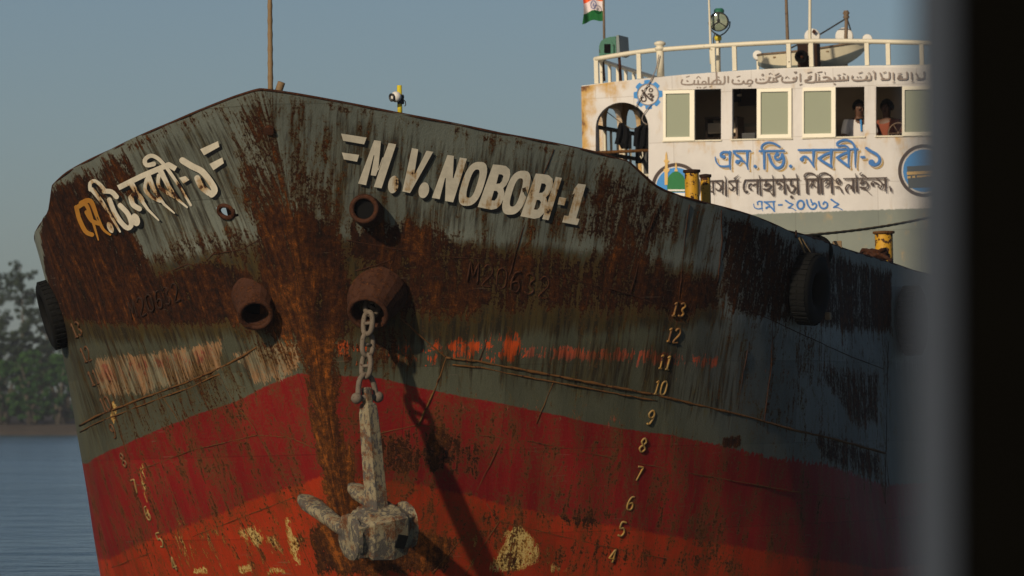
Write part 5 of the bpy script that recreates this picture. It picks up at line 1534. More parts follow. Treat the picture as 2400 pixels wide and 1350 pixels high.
# flag and staff
l_ = LF + 1.0
b, t = at_l(1417, 140, l_), at_l(1414, -40, l_)
o = thing('flag_staff', 'thin bare staff carrying the tricolour flag at the roof corner', 'flagpole', b)
mb = MB(); mb.tube([b, t], .018, 10); mb.build('staff', M['mast'], o, smooth=True)
def flag_strip(name, mat, f0, f1, parent, side=0):
    vs_, fs_ = [], []; nx_, ny_ = 22, 6
    for j in range(ny_):
        v = lerp(f0, f1, j / (ny_ - 1))
        for i in range(nx_):
            u = i / (nx_ - 1)
            x = lerp(1412.5, 1364, u) + 4 * math.sin(v * 3) * u
            y = lerp(-24, 46, v) + u * (8 if v > .5 else 6) + 3.0 * math.sin(u * 7 + 1.2)
            vs_.append(at_l(x, y, l_ - .012 * side + .07 * math.sin(u * 9 + v * 2.5) * u))
    for j in range(ny_ - 1):
        for i in range(nx_ - 1): fs_.append((j * nx_ + i, j * nx_ + i + 1, (j + 1) * nx_ + i + 1, (j + 1) * nx_ + i))
    N = len(vs_); vs_ += [q + Vector((0, .006, 0)) for q in vs_]; fs_ += [tuple(i + N for i in f[::-1]) for f in fs_]
    mb = MB(); mb.add(vs_, fs_); return mb.build(name, mat, parent, smooth=True)
flag = thing('flag', 'saffron, white and green flag with blue wheel, blowing left', 'flag', at_l(1412, 20, l_))
M['saffron'] = simple('saffron cloth', (.75, .12, .03), .8, .1, 4, .2, 0, .1)
M['flag_white'] = simple('white cloth', (.70, .62, .62), .8, .06, 4, .2, 0, .1)
M['flag_green'] = simple('green cloth', (.012, .11, .03), .8, .1, 4, .2, 0, .1)
flag_strip('saffron_band', M['saffron'], 0, .335, flag); flag_strip('white_band', M['flag_white'], .335, .665, flag); flag_strip('green_band', M['flag_green'], .665, 1, flag)
mb = MB()
M['navy'] = simple('navy wheel print', (.05, .07, .25), .8, .1, 4, .2, 0, 0)
c = at_l(1391, 11, l_ - .13); wheel = [c + Vector((.045 * math.cos(a), -.01 * math.cos(a), .06 * math.sin(a))) for a in np.linspace(0, 2 * math.pi, 25)[:-1]]
mb.tube(wheel, .006, 5, closed=True)
for k in range(12): mb.tube([c, wheel[2 * k]], .0022, 4)
mb.build('wheel_emblem', M['navy'], flag)

# side light with screen board
l_ = LF + .75
o = thing('side_light', 'green starboard side light with screen board on the roof corner', 'navigation light', at_l(1424, 132, l_))
prof = [(1404, 131), (1404, 108), (1408, 97), (1417, 90), (1430, 86.5), (1443, 85), (1444, 130)]
def prism(mb, poly, l0, l1):
    a = [at_l(x, y, l0) for x, y in poly]; b = [p + Vector((0, l1 - l0, 0)) for p in a]; n = len(a)
    mb.add(a + b, [tuple(range(n)), tuple(range(2 * n - 1, n - 1, -1))] + [(i, n + i, n + (i + 1) % n, (i + 1) % n) for i in range(n)])
mb = MB(); prism(mb, prof, l_ - .12, l_ + .12); mb.build('housing', M['green'], o)
mb = MB(); prism(mb, [(1413, 128), (1413, 104), (1420, 98), (1432, 98), (1438, 104), (1438, 128)], l_ - .15, l_ - .121); mb.build('lens_frame', M['green'], o)
mb = MB(); prism(mb, [(1416, 124), (1416, 103), (1430, 103), (1430, 124)], l_ - .165, l_ - .151); mb.build('lens', M['black'], o)
mb = MB(); prism(mb, [(1445, 131), (1444, 83), (1450, 82), (1453, 127)], l_ - .25, l_ + .3); mb.build('screen_board', M['boat_grey'], o)
mb = MB()
for x in (1412, 1451):
    mb.tube([at_l(x, 128, l_), at_l(x + 4, 190, l_)], .022, 8)
mb.build('bracket', M['rust'], o, smooth=True)

# searchlight
l_ = LF + .45
o = thing('searchlight', 'round glass fronted searchlight on a post above the roof rail', 'searchlight', at_l(1683, 172, l_))
c = at_l(1686, 51, l_ - .1); rr = 21.5 * mpp(l_)
d = wdir(-.18, -1, -.05)
mb = MB(); mb.lathe([(rr * .35, -.20), (rr * .8, -.17), (rr * 1.0, -.08), (rr * 1.02, .06), (rr * 1.08, .065), (rr * 1.08, .095), (rr * .97, .10)], c, d, 32, True); mb.build('drum', M['dark_metal'], o, smooth=True)
mb = MB(); mb.lathe([(rr * .98, .075), (rr * .6, .092), (.001, .098)], c, d, 32); mb.build('lens', M['lens'], o, smooth=True)
mb = MB(); ux = d.orthogonal().normalized(); ux = Vector((0, 0, 1)) - d * d.z; ux.normalize(); uy = d.cross(ux)
q = c + d * .108
for a in (math.pi / 2 - math.pi / 2, 2.15, -2.15):
    mb.tube([q, q + (ux * math.cos(a) + uy * math.sin(a)) * rr * .97], .007, 5)
mb.tube([q + ux * rr * .02, q + ux * rr * .30], .020, 8); mb.build('lens_bars', M['dark_metal'], o)
mb = MB(); mb.lathe([(.075, 0), (.075, .045), (.05, .07)], c + ux * rr * .95, ux, 14, True, True); mb.build('chimney_vent', M['green'], o)
mb = MB(); yk = [c + uy * rr * 1.18, c + uy * rr * 1.10 - ux * rr * .6, c + uy * rr * .55 - ux * rr * 1.25, c - ux * rr * 1.55]
mb.tube(spline([tuple(p) for p in yk], .05), .011, 6); mb.tube(spline([tuple(c + (p - c) - 2 * uy * ((p - c).dot(uy))) for p in yk], .05), .011, 6); mb.build('yoke', M['dark_metal'], o, smooth=True)
mb = MB(); pt = at_l(1683, 95, l_); pb = at_l(1684, 176, l_)
mb.tube([pb, lerp(pb, pt, .6), pt], .034, 10); mb.tube([pt, at_l(1684, 86, l_)], .018, 8); mb.build('post', M['cream_rail'], o, smooth=True)
mb = MB(); mb.lathe([(.05, 0), (.055, .05), (.03, .08)], pt, (0, 0, 1), 12, True, True); mb.build('swivel', M['yellow_post'], o, smooth=True)
mb = MB(); mb.tube(spline([tuple(at_l(x, y, l_)) for x, y in ((1676, 76), (1672, 90), (1673, 104), (1675, 118))], .05), .010, 6); mb.build('wire', M['dark_metal'], o)

# masts
def mast(name, label, x0, y0, x1, y1, l, r0, r1, mat):
    b, t = at_l(x0, y0, l), at_l(x1, y1, l)
    mb = MB(); mb.tube([lerp(b, t, i / 10) for i in range(11)], [lerp(r0, r1, i / 10) for i in range(11)], 10)
    return tag(mb.build(name, mat, base=b, smooth=True), label, 'mast')
mast('antenna_mast', 'slim white aerial rod in front of the searchlight', 1667, 150, 1660, -50, LF + .15, .022, .012, M['cream_rail'])
mast('antenna_mast', 'brown bamboo aerial mast left of the dark loudspeaker box', 1848, 160, 1841, -50, LF + .2, .028, .020, M['mast'])
mast('antenna_mast', 'pale pole tied to the rail post beside the left white disc', 1898, 130, 1898.5, -50, LF + .1, .026, .020, M['cream_rail'])
l_ = LF + 2.2
o = thing('derrick_mast', 'short dark mast with two stays in front of the right white disc', 'mast', at_l(1980, 165, l_))
b, t = at_l(1981, 165, l_), at_l(1984, 28, l_)
mb = MB(); mb.tube([b, t], [.035, .024], 8); mb.lathe([(.03, 0), (.05, .03), (.035, .06), (.052, .09), (.03, .13)], at_l(1983.5, 45, l_), (0, 0, 1), 10); mb.build('pole', M['mast'], o, smooth=True)
for x, y in ((1920, 81), (1852, 116)):
    pass
mb = MB(); mb.tube([at_l(1982, 44, l_), at_l(1923, 80, l_ + .3), at_l(1850, 114, l_ + .6)], .012, 6); mb.build('stay', M['dark_metal'], o)
mb = MB(); mb.tube([at_l(1985, 42, l_), at_l(1993, 68, l_ + .4), at_l(2000, 96, l_ + .6)], .012, 6); mb.build('stay', M['dark_metal'], o)

# white discs (ventilator covers) on the roof
def vent(label, px, py, rpx, l, hgt):
    c = at_l(px, py, l); r_ = rpx * mpp(l)
    zb_ = roof_z(c.x) + .02
    o = thing('roof_ventilator', label, 'ventilator', (c.x, c.y, zb_), 'white ventilators on the roof')
    mb = MB(); mb.lathe([(r_ * .86, -.06), (r_, -.045), (r_, .045), (r_ * .9, .06), (.001, .064)], c, wdir(-.1, -1, .05), 30, True); mb.build('cover', M['white'], o, smooth=False)
    mb = MB(); mb.tube([(c.x, c.y, zb_), (c.x, c.y, c.z - r_ * .9)], r_ * .3, 12); mb.build('trunk', M['cream_rail'], o, smooth=True)
    return o
v = vent('white round ventilator cover with a rust spot above the loudspeaker box', 1904, 86, 18.5, LF + 2.5, 0)
mb = MB(); mb.box(at_l(1908, 74, LF + 2.40), (.05, .01, .055), Matrix.Rotation(.6, 3, 'Y')); mb.build('rust_spot', M['rust'], v)
vent('larger plain white ventilator cover behind the short dark mast', 1979, 86, 21, LF + 2.5, 0)
vent('smallest white ventilator cover, at the right end of the dinghy', 2033, 93, 12.5, LF + 2.7, 0)
vent('small white ventilator cover at the left tip of the dinghy', 1776, 130, 11.5, LF + 2.75, 0)

# loudspeaker horn and cabinet
l_ = LF + .9
o = thing('loudspeaker', 'dark horn loudspeaker with tall cabinet behind the roof rail', 'loudspeaker', at_l(1892, 160, l_))
c = at_l(1878, 133, l_ - .1)
mb = MB(); mb.lathe([(.025, .22), (.035, .10), (.06, .02), (.092, -.02), (.098, -.03), (.092, -.036), (.055, .02), (.03, .09), (.001, .10)], c, wdir(.1, 1, .0), 26); mb.build('horn', M['black'], o, smooth=True)
mb = MB(); mb.ball(c + Vector((0, .03, 0)), .022, 10); mb.build('driver', M['rust'], o, smooth=True)
mb = MB(); a = at_l(1896, 131, l_ + .1); mb.box(a, (.30, .22, .36), None, .012); mb.build('cabinet', M['rust_dark'], o)

# dinghy on the roof
l_ = LF + 1.9
o = thing('dinghy', 'cream and grey wooden dinghy lashed on the roof behind the rail', 'boat', at_l(1900, 150, l_))
tip0, tip1 = at_l(1776, 131, l_), at_l(2026, 100, l_)
L_ = (tip1 - tip0); mb, mb2 = MB(), MB()
nS = 22
def hullsec(u):
    wdt = .42 * (math.sin(math.pi * min(max(u, .0), 1)) ** .55) + .012
    dep = (.30 + .03 * math.sin(math.pi * u)) * (math.sin(math.pi * min(max(u * .92 + .05, 0), 1)) ** .4)
    return wdt, dep
rowsA, rowsB = [], []
for i in range(nS + 1):
    u = i / nS; c = tip0 + L_ * u + Vector((0, 0, -.05 * math.sin(math.pi * u)))
    wd, dp = hullsec(u)
    rowsA.append([c + Vector((0, -wd, 0)), c + Vector((0, -wd * .98, -dp * .30)), c + Vector((0, -wd * .93, -dp * .60))])
    rowsB.append([c + Vector((0, -wd * .935, -dp * .60)), c + Vector((0, -wd * .72, -dp * .85)), c + Vector((0, -wd * .3, -dp)), c + Vector((0, wd * .3, -dp)), c + Vector((0, wd * .72, -dp * .85)), c + Vector((0, wd, 0))])
def loft(mb, rows):
    n = len(rows[0]); vs_ = [p for r_ in rows for p in r_]
    mb.add(vs_, [(i * n + k, i * n + k + 1, (i + 1) * n + k + 1, (i + 1) * n + k) for i in range(len(rows) - 1) for k in range(n - 1)])
loft(mb, rowsA); mb.build('topsides', M['canvas'], o, smooth=True)
loft(mb2, rowsB); mb2.build('bottom', M['boat_grey'], o, smooth=True)
mb = MB(); mb.tube([r_[0] + Vector((0, -.008, .01)) for r_ in rowsA], .016, 6); mb.tube([r_[-1] + Vector((0, .008, .01)) for r_ in rowsB], .016, 6); mb.build('gunwale', M['mast'], o, smooth=True)
mb = MB(); 
for u in (.25, .5, .72):
    i = int(u * nS); a, b = rowsA[i][0], rowsB[i][-1]; mb.box((a + b) / 2 - Vector((0, 0, .05)), (.12, (b - a).length - .02, .02))
mb.build('thwart', M['wood'], o)
mb = MB()
for u in (.3, .7):
    i = int(u * nS); p = rowsB[i][2]; zr = roof_z(p.x) + .02
    mb.box((p.x, p.y + .06, (p.z + zr) / 2 - .0), (.05, .5, max(p.z - zr, .05)))
mb.build('chock', M['cream_rail'], o)

# ---- inside the wheelhouse
c = at_l(1676, 302, 25.9)
o = thing('console', 'dark wooden console with a lighter shelf inside the first wheelhouse window', 'console', (c.x, c.y, FLOOR_Z))
mb = MB(); zt_ = at_l(1676, 275, 25.9).z
for z0, z1, m_ in ((FLOOR_Z, zt_ - .30, 'furniture'), (zt_ - .03, zt_, 'furniture')):
    mb = MB(); mb.box((c.x + .12, c.y + .1, (z0 + z1) / 2), (.50, .45, z1 - z0), None, .008); mb.build('top' if z0 > FLOOR_Z else 'cabinet', M[m_], o)
mb = MB(); mb.box((c.x + .12, c.y + .12, zt_ - .165), (.44, .38, .16), None, .01); mb.build('shelf_unit', M['room'], o)
mb = MB(); mb.box((c.x - .11, c.y + .1, zt_ - .165), (.03, .4, .27)); mb.box((c.x + .35, c.y + .1, zt_ - .165), (.03, .4, .27)); mb.build('side_board', M['furniture'], o)
c = at_l(1752, 215, LB - .10)
o = tag(MB().box(c, (.30, .03, .42), None, .006).build('notice_board', M['furniture'], base=c), 'brown framed notice board on the back wall of the wheelhouse', 'board')
c = at_l(1733, 223, 25.9)
o = thing('cabin_lamp', 'small pale lamp on a dark bracket inside the second window', 'lamp', c)
mb = MB(); mb.box(c, (.065, .06, .035), None, .01); mb.build('shade', M['white'], o)
mb = MB(); mb.box(c + Vector((-.07, .12, .02)), (.12, .1, .22), None, .02); mb.tube([c + Vector((-.07, .12, .1)), Vector((c.x - .07, c.y + .12, roof_z(c.x) - .05))], .02, 6); mb.build('bracket', M['black'], o)
c = at_l(1790, 310, 26.6)
o = thing('chart_locker', 'cream low chart locker behind the second and third windows', 'locker', (c.x + .25, c.y, FLOOR_Z))
zt_ = at_l(1790, 288, 26.6).z
mb = MB(); mb.box((c.x + .3, c.y + .15, (FLOOR_Z + zt_) / 2), (1.3, .4, zt_ - FLOOR_Z), None, .01); mb.build('cabinet', M['canvas'], o)
for k in (-.3, .3):
    mb = MB(); mb.box((c.x + .3 + k, c.y - .055, (FLOOR_Z + zt_) / 2), (.55, .012, zt_ - FLOOR_Z - .1)); mb.build('door', M['room'], o)
c = at_l(1750, 318, 25.6)
o = thing('stool', 'dark low backed stool just inside the second window', 'stool', (c.x, c.y, FLOOR_Z))
mb = MB(); mb.box((c.x, c.y + .15, c.z), (.22, .03, .10), None, .01); mb.build('back', M['dark_metal'], o)
mb = MB(); mb.box((c.x, c.y, FLOOR_Z + .46), (.32, .32, .04), None, .01); mb.build('seat', M['dark_metal'], o)
for sx in (-1, 1):
    mb = MB(); mb.tube([(c.x + sx * .1, c.y + .14, FLOOR_Z + .46), (c.x + sx * .1, c.y + .15, c.z)], .012, 6); mb.build('back_post', M['dark_metal'], o)
    for sy in (-1, 1):
        mb = MB(); mb.tube([(c.x + sx * .13, c.y + sy * .13, FLOOR_Z), (c.x + sx * .13, c.y + sy * .13, FLOOR_Z + .45)], .014, 6); mb.build('leg', M['dark_metal'], o)
# steering wheel
c = at_l(2106, 312, 25.12)
o = thing('steering_wheel', 'dark steering wheel in front of the man in the rust shirt', 'steering wheel', (c.x, c.y, FLOOR_Z))
mb = MB(); mb.torus(c, (0, -1, .1), .15, .014, 30, 8)
mb.build('rim', M['furniture'], o, smooth=True)
mb = MB()
for k in range(6): a = k * math.pi / 3; mb.tube([c, c + Vector((.15 * math.cos(a), 0, .15 * math.sin(a)))], .009, 6)
mb.ball(c, .03, 10); mb.build('spokes', M['furniture'], o, smooth=True)
mb = MB(); mb.box((c.x, c.y + .1, (FLOOR_Z + c.z) / 2), (.14, .14, c.z - FLOOR_Z), None, .02); mb.build('pedestal', M['furniture'], o)
# ------------------------------------------------------------------ people: one continuous skinned body each, clothes and hair as children
def skin_mesh(verts, edges, radii, root, sub=2):
    me = bpy.data.meshes.new('tmp'); o = bpy.data.objects.new('tmp', me); COL.objects.link(o)
    me.from_pydata(verts, edges, [])
    md = o.modifiers.new('s', 'SKIN'); md.use_smooth_shade = True
    for i, v in enumerate(me.skin_vertices[0].data):
        v.radius = radii[i] if isinstance(radii[i], tuple) else (radii[i], radii[i]); v.use_root = (i == root)
    ss_ = o.modifiers.new('u', 'SUBSURF'); ss_.levels = sub; ss_.render_levels = sub
    dg = bpy.context.evaluated_depsgraph_get(); ev = o.evaluated_get(dg); m2 = ev.to_mesh()
    vs_ = [v.co.copy() for v in m2.vertices]; fs_ = [tuple(p.vertices) for p in m2.polygons]
    ev.to_mesh_clear(); bpy.data.objects.remove(o); bpy.data.meshes.remove(me)
    return vs_, fs_
def person(label, base, H, turn, shirt, trousers, arm, hairs=1.0, collar=None):
    """stands at base (ship coordinates), facing -y turned by 'turn' about z"""
    Rm = Matrix.Rotation(turn, 3, 'Z'); k = H / 1.70
    def W3(p): return Vector(base) + Rm @ (Vector(p) * k)
    V_, E_, R_ = [], [], []
    def add(p, r_, par=None):
        V_.append(W3(p)); R_.append((r_[0] * k, r_[1] * k) if isinstance(r_, tuple) else r_ * k)
        if par is not None: E_.append((par, len(V_) - 1))
        return len(V_) - 1
    pel = add((0, 0, .93), (.155, .11)); wa = add((0, 0, 1.08), (.145, .10), pel); ch = add((0, 0, 1.26), (.165, .115), wa); sh_ = add((0, .01, 1.385), (.12, .085), ch)
    nk = add((0, .0, 1.45), .055, sh_); jaw = add((0, -.022, 1.525), (.062, .075), nk); hd = add((0, -.005, 1.60), (.075, .092), jaw); cr = add((0, .006, 1.66), (.06, .075), hd)
    nose = add((0, -.112, 1.575), .011, hd)
    for sg in (1, -1):
        s1_ = add((sg * .175, .01, 1.375), .058, sh_); el = add((sg * arm[0][0], arm[0][1], arm[0][2]), .042, s1_); wr = add((sg * arm[1][0], arm[1][1], arm[1][2]), .028, el)
        dv = (Vector(arm[1]) - Vector(arm[0])).normalized()
        def hp(d, s_, f_): return (sg * (arm[1][0] + dv.x * d + s_), arm[1][1] + dv.y * d + f_ * .2, arm[1][2] + dv.z * d + f_)
        pm = add(hp(.07, 0, 0), (.034, .018), wr)
        for q in range(4):
            off = -.026 + q * .0175; ln = (.075, .085, .08, .062)[q]
            a_ = add(hp(.10, off, 0), .0085, pm); b_ = add(hp(.10 + ln * .5, off, -.012), .0085, a_); add(hp(.10 + ln * .85, off, -.035), .0075, b_)
        t_ = add(hp(.045, -.036, -.01), .010, pm); add(hp(.085, -.052, -.025), .0088, t_)
        hip = add((sg * .09, 0, .88), .088, pel); kn = add((sg * .10, -.01, .48), .058, hip); an = add((sg * .10, .01, .09), .040, kn); hl = add((sg * .10, -.06, .045), .038, an); add((sg * .11, -.15, .03), .03, hl)
    o = thing('person', label, 'person', base, 'men in the wheelhouse')
    vs_, fs_ = skin_mesh(V_, E_, R_, 0)
    mb = MB(); mb.add(vs_, fs_); mb.build('body', M['skin'], o, smooth=True)
    # shirt
    V_, E_, R_ = [], [], []
    a0 = add((0, 0, .88), (.175, .128)); a1 = add((0, 0, 1.08), (.168, .120), a0); a2 = add((0, 0, 1.26), (.186, .132), a1); a3 = add((0, .01, 1.385), (.135, .098), a2); add((0, .005, 1.425), (.072, .068), a3)
    for sg in (1, -1):
        b1 = add((sg * .18, .01, 1.375), .072, a3); e = Vector(arm[0]); s_ = Vector((.175, .01, 1.375)); q = s_.lerp(e, .75); add((sg * q.x, q.y, q.z), .066, b1)
    vs_, fs_ = skin_mesh(V_, E_, R_, 0); mb = MB(); mb.add(vs_, fs_); mb.build('shirt', shirt, o, smooth=True)
    # trousers
    V_, E_, R_ = [], [], []
    a0 = add((0, 0, .95), (.165, .118))
    for sg in (1, -1):
        b1 = add((sg * .09, 0, .86), .10, a0); b2 = add((sg * .10, -.01, .48), .072, b1); add((sg * .10, .01, .10), .06, b2)
    vs_, fs_ = skin_mesh(V_, E_, R_, 0); mb = MB(); mb.add(vs_, fs_); mb.build('trousers', trousers, o, smooth=True)
    # hair cap
    mb = MB(); n = 18; vs_, fs_ = [], []
    for j in range(9):
        t = math.pi * j / 8 * .60
        for i in range(n):
            a = 2 * math.pi * i / n
            front = max(0.0, -math.sin(a))
            tt_ = t * (1 - .42 * front)
            r_ = 1.0 + .05 * math.sin(5 * a + j) * hairs
            vs_.append(W3((.086 * hairs * r_ * math.sin(tt_) * math.cos(a), .008 + .106 * hairs * r_ * math.sin(tt_) * math.sin(a), 1.605 + .106 * hairs * r_ * math.cos(tt_))))
    for j in range(8):
        for i in range(n): fs_.append((j * n + i, (j + 1) * n + i, (j + 1) * n + (i + 1) % n, j * n + (i + 1) % n))
    mb.add(vs_, fs_); mb.build('hair', M['hair'], o, smooth=True)
    # ears, eyes, brows, mouth
    for sg in (1, -1):
        mb = MB(); mb.ball(W3((sg * .080, .005, 1.575)), .022 * k, 10, (.45, .8, 1.2)); mb.build('ear', M['skin'], o, smooth=True)
        mb = MB(); mb.ball(W3((sg * .033, -.082, 1.592)), .009 * k, 10); mb.build('eye', M['eye'], o, smooth=True)
        mb = MB(); mb.ball(W3((sg * .033, -.0925, 1.592)), .0055 * k, 8); mb.build('pupil', M['black'], o, smooth=True)
        mb = MB(); mb.ball(W3((sg * .034, -.088, 1.612)), .02 * k, 8, (1, .4, .25)); mb.build('eyebrow', M['hair'], o, smooth=True)
    mb = MB(); mb.ball(W3((0, -.090, 1.527)), .024 * k, 10, (1, .35, .3)); mb.build('mouth', M['lip'], o, smooth=True)
    mb = MB(); mb.ball(W3((0, -.094, 1.545)), .026 * k, 10, (1, .3, .22)); mb.build('moustache', M['hair'], o, smooth=True)
    if collar:
        mb = MB(); mb.torus(W3((0, -.004, 1.432)), (0, -.25, 1), .072 * k, .016 * k, 20, 8); mb.build('collar', collar, o, smooth=True)
        mb = MB(); mb.box(W3((0, -.125, 1.33)), (.028 * k, .012, .17 * k), Rm @ Matrix.Rotation(-.12, 3, 'X'), .006); mb.build('placket', M['sky_paint'], o)
        mb = MB(); mb.lathe([(.178 * k, 0), (.180 * k, .10 * k)], W3((0, 0, 1.06)), (0, 0, 1), 24); 
        mb.v = [tuple(W3((0, 0, 0)) + Vector(((Vector(p) - W3((0, 0, 0))).x, (Vector(p) - W3((0, 0, 0))).y * .74, (Vector(p) - W3((0, 0, 0))).z))) for p in mb.v]; mb.build('waist_band', M['cloth_black'], o, smooth=True)
    return o
M['eye'] = simple('eye white', (.22, .19, .17), .4, .05, 8, .3, 0, 0)
M['lip'] = simple('brown lips', (.09, .03, .022), .5, .1, 8, .4, 0, 0)
M['shirt_white'] = simple('white polo cloth', (.62, .58, .55), .85, .06, 5, .2, 0, .1)
M['shirt_rust'] = simple('rust red shirt cloth', (.20, .055, .03), .85, .1, 5, .2, 0, .1)
def stand(px, py, l, H):
    t = at_l(px, py, l); return (t.x, t.y, t.z - H)
HT = 1.78
b = stand(2012, 235, 25.32, HT); 
person('man in white polo shirt with dark collar leaning at the third window', (b[0], b[1], FLOOR_Z), at_l(2012, 235, 25.32).z - FLOOR_Z, .45, M['shirt_white'], M['cloth_black'], ((.25, -.06, 1.12), (.22, -.26, 1.0)), 1.0, M['cloth_black'])
b = stand(2078, 236, 25.62, HT)
person('bushy haired man in rust coloured shirt standing behind the steering wheel', (b[0], b[1], FLOOR_Z), at_l(2078, 236, 25.62).z - FLOOR_Z, -.15, M['shirt_rust'], M['cloth_black'], ((.26, -.08, 1.14), (.16, -.33, 1.10)), 1.14)
# ------------------------------------------------------------------ river, far bank and its trees
def structure(o): o['kind'] = 'structure'; return o
mb = MB(); mb.add([(-700, -60, 0), (700, -60, 0), (700, 700, 0), (-700, 700, 0)], [(0, 1, 2, 3)])
structure(mb.build('water', M['water'], ship=False))
SHORE = 565.0
mb = MB(); nx_, rows = 260, [(0, -.4), (.6, .35), (2, .95), (8, 1.15), (40, 1.6), (200, 3.0), (450, 4.5)]
vs_, fs_ = [], []
for d, z in rows:
    for i in range(nx_):
        x = -690 + 1380 * i / (nx_ - 1)
        vs_.append((x, SHORE + d + 1.2 * math.sin(x * .13) + .5 * math.sin(x * .9) * (d < 9), z + .12 * math.sin(x * 1.7 + d)))
for j in range(len(rows) - 1):
    for i in range(nx_ - 1): fs_.append((j * nx_ + i, j * nx_ + i + 1, (j + 1) * nx_ + i + 1, (j + 1) * nx_ + i))
mb.add(vs_, fs_); structure(mb.build('river_bank', M['mud'], ship=False))

def leaves(clumps, n, size, rng, mat, name, parent):
    """many small leaf faces scattered in clumps: (centre, radius xyz, weight)"""
    wts = np.array([c[2] for c in clumps], float); wts /= wts.sum()
    idx = rng.choice(len(clumps), n, p=wts)
    C_ = np.array([clumps[i][0] for i in idx]); Rr = np.array([clumps[i][1] for i in idx])
    d = rng.normal(size=(n, 3)); d /= np.linalg.norm(d, axis=1)[:, None]
    P_ = C_ + d * Rr * (rng.random(n)[:, None] ** .45)
    u = rng.normal(size=(n, 3)); u /= np.linalg.norm(u, axis=1)[:, None]
    v = np.cross(u, rng.normal(size=(n, 3))); v /= np.linalg.norm(v, axis=1)[:, None]
    s_ = size * (.6 + .8 * rng.random(n))[:, None]
    Q = np.stack([P_ - u * s_, P_ + v * s_ * .6, P_ + u * s_, P_ - v * s_ * .6], 1).reshape(-1, 3)
    mb = MB(); mb.v = [tuple(p) for p in Q]; mb.f = [(4 * i, 4 * i + 1, 4 * i + 2, 4 * i + 3) for i in range(n)]
    return mb.build(name, mat, parent, ship=False)

def tree(name, label, cat, x, y, h, wd, kind, seed, group):
    rng = np.random.default_rng(seed); z0 = 1.0
    o = thing(name, label, cat, (x, y, z0), group, ship=False)
    cl = []
    tr = MB()
    if kind == 'tall':
        lean = rng.uniform(-.04, .04)
        P0 = [Vector((x + lean * h * t + .22 * math.sin(4 * t + seed), y, z0 + h * .95 * t)) for t in np.linspace(0, 1, 9)]
        tr.tube(P0, [.20 * (1 - .85 * t) for t in np.linspace(0, 1, 9)], 8)
        for k in range(34):
            t = .34 + .64 * (k + rng.random()) / 34; a = rng.uniform(0, 6.28); i = min(int(t * 8), 7)
            b0 = P0[i].lerp(P0[i + 1], t * 8 - i)
            ln = wd * max(.25, 1.1 - 1.25 * abs(t - .66)) * rng.uniform(.35, 1.0)
            e = b0 + Vector((math.cos(a) * ln, math.sin(a) * ln, ln * rng.uniform(.15, .9)))
            tr.tube([b0, b0.lerp(e, .5) + Vector((0, 0, .1)), e], [.06, .035, .015], 5)
            for q in range(5):
                c = b0.lerp(e, .45 + .18 * q) + Vector(rng.normal(size=3)) * .22; r_ = rng.uniform(.16, .42) * wd / 2.0
                cl.append((tuple(c), (r_ * 1.2, r_ * 1.2, r_), r_))
        leaves(cl, 9000, .105, rng, M['leaf_dark'], 'crown', o)
    else:
        for k in range(7):
            a = rng.uniform(0, 6.28); e = Vector((x + math.cos(a) * wd * .6, y + math.sin(a) * wd * .4, z0 + h * rng.uniform(.5, .85)))
            tr.tube([Vector((x + rng.uniform(-.5, .5), y, z0 - .6)), Vector((x, y, z0 + h * .2)).lerp(e, .5), e], [.11, .07, .025], 6)
        for k in range(95):
            a = rng.uniform(0, 6.28); rr_ = rng.random() ** .5 * wd; zz_ = rng.uniform(.06, 1) ** .85
            rr_ *= math.sqrt(max(.06, 1 - (zz_ - .30) ** 2 / .55)) * 1.05
            r_ = rng.uniform(.14, .34) * wd * .55
            cl.append(((x + math.cos(a) * rr_, y + math.sin(a) * rr_ * .7, z0 + h * zz_ * .95), (r_ * 1.15, r_ * 1.15, r_ * .7), r_))
        leaves(cl, 9500, .125, rng, M['leaf_green'] if kind == 'bush' else M['leaf_dark'], 'crown', o)
    tr.build('trunk', M['trunk'], o, ship=False, smooth=True)
    return o
def bx(px, y): return (px - CX) / F * y
GT, GB = 'tall trees on the far bank', 'mangroves on the far bank'
tree('bank_tree', 'tall airy dark tree cut by the left edge of the photo', 'tree', bx(-8, 585), 585, 16.6, 2.3, 'tall', 3, GT)
tree('bank_tree', 'tall slender tree with gappy crown left of the ship', 'tree', bx(56, 582), 582, 16.8, 1.9, 'tall', 11, GT)
tree('bank_tree', 'shorter airy tree half hidden behind the left tyre', 'tree', bx(100, 588), 588, 14.6, 1.6, 'tall', 5, GT)
tree('mangrove', 'dark mangrove thicket behind the green ones at the left edge', 'bush', bx(10, 576), 576, 9.8, 2.6, 'dark', 21, GB)
tree('mangrove', 'dark mangrove thicket with humped top under the gappy tree', 'bush', bx(80, 578), 578, 9.4, 2.4, 'dark', 22, GB)
tree('mangrove', 'dark mangrove thicket reaching the ship\'s left side', 'bush', bx(150, 577), 577, 9.6, 2.6, 'dark', 23, GB)
tree('mangrove', 'low bright green mangrove by the water at the left edge', 'bush', bx(5, 570), 570, 6.6, 2.3, 'bush', 31, GB)
tree('mangrove', 'rounded bright green mangrove by the water, middle of the visible bank', 'bush', bx(75, 569.5), 569.5, 7.6, 2.3, 'bush', 32, GB)
tree('mangrove', 'bright green mangrove by the water against the ship\'s side', 'bush', bx(145, 570), 570, 7.2, 2.4, 'bush', 33, GB)
tree('mangrove', 'green mangrove further left along the bank, outside the photo', 'bush', bx(-75, 570), 570, 7.0, 2.6, 'bush', 34, GB)
tree('mangrove', 'dark mangrove further left along the bank, outside the photo', 'bush', bx(-90, 577), 577, 9.5, 2.8, 'dark', 35, GB)
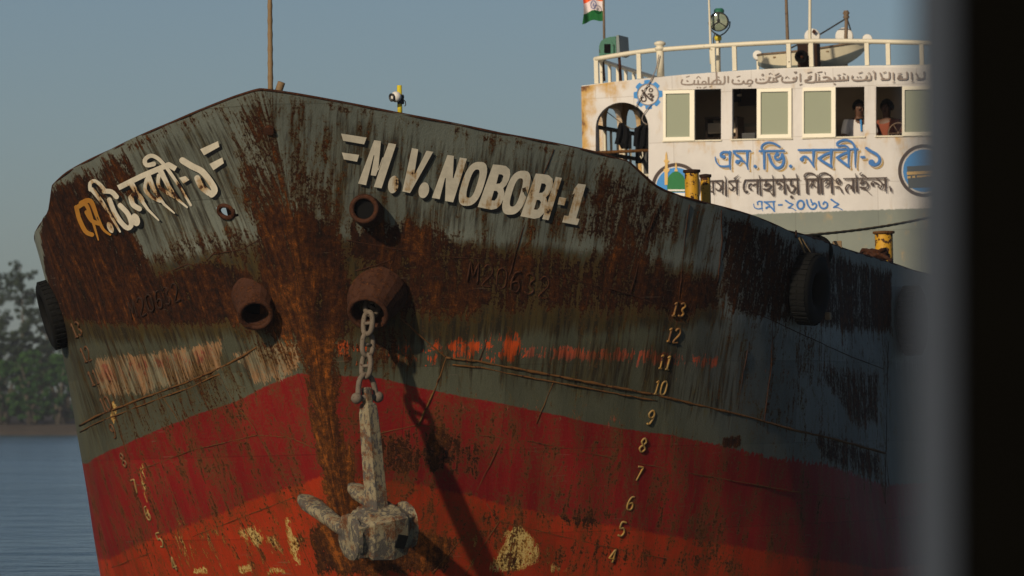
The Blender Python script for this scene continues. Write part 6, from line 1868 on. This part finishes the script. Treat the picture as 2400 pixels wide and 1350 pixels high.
tree('mangrove', 'green mangrove on the bank hidden behind the ship\'s bow', 'bush', bx(225, 570), 570, 7.3, 2.6, 'bush', 36, GB)

# the wood behind the single trees, one mass along the bank
rng = np.random.default_rng(77); cl = []
for k in range(900):
    x = rng.uniform(-150, 150)
    top = 6.2 + 1.6 * math.sin(x * .21) + 1.1 * math.sin(x * .53 + 1) + .8 * math.sin(x * 1.3)
    r_ = rng.uniform(.7, 1.7)
    cl.append(((x, 598 + rng.uniform(-6, 8), 1.5 + rng.random() ** .8 * (top - r_ * .4)), (r_ * 1.3, r_, r_ * .8), r_))
o = leaves(cl, 60000, .24, rng, M['leaf_wood'], 'far_wood', None); o['kind'] = 'stuff'
# ------------------------------------------------------------------ the boat the view is taken from: corner of its cabin window
px0 = 2149
YP = 5.0; xp = (px0 - CX) / F * YP
boat = thing('launch_cabin', 'blurred grey window post and cabin corner coloured dark for shade of a nearby boat', 'boat cabin', (xp + .5, YP, 0), ship=False)
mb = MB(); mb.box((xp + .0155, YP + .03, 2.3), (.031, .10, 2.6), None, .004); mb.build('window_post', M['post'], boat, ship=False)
mb = MB(); mb.box((xp + .033 + .6, YP + .02, 2.3), (1.2, .06, 2.6), None, .004); mb.build('cabin_panel', M['post_shade'], boat, ship=False)
mb = MB(); mb.box((xp + .65, YP + .9, .50), (1.25, 2.0, 1.1), None, .03); mb.build('boat_side', M['post_shade'], boat, ship=False)
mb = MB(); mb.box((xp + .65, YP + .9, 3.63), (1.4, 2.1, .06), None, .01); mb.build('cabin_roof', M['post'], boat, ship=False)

# ------------------------------------------------------------------ river haze
mb = MB(); mb.box((0, 510, 10.2), (1460, 1220, 22.4))
t = NT('pale river haze'); t.t.nodes.remove(t.b)
pv = t.n('ShaderNodeVolumePrincipled'); pv.inputs['Color'].default_value = (.80, .86, .95, 1); pv.inputs['Density'].default_value = .00019; pv.inputs['Anisotropy'].default_value = .1
t.t.links.new(pv.outputs[0], [n for n in t.t.nodes if n.type == 'OUTPUT_MATERIAL'][0].inputs['Volume'])
hz = mb.build('haze', t.m, base=(0, 510, -1), ship=False); hz['kind'] = 'stuff'
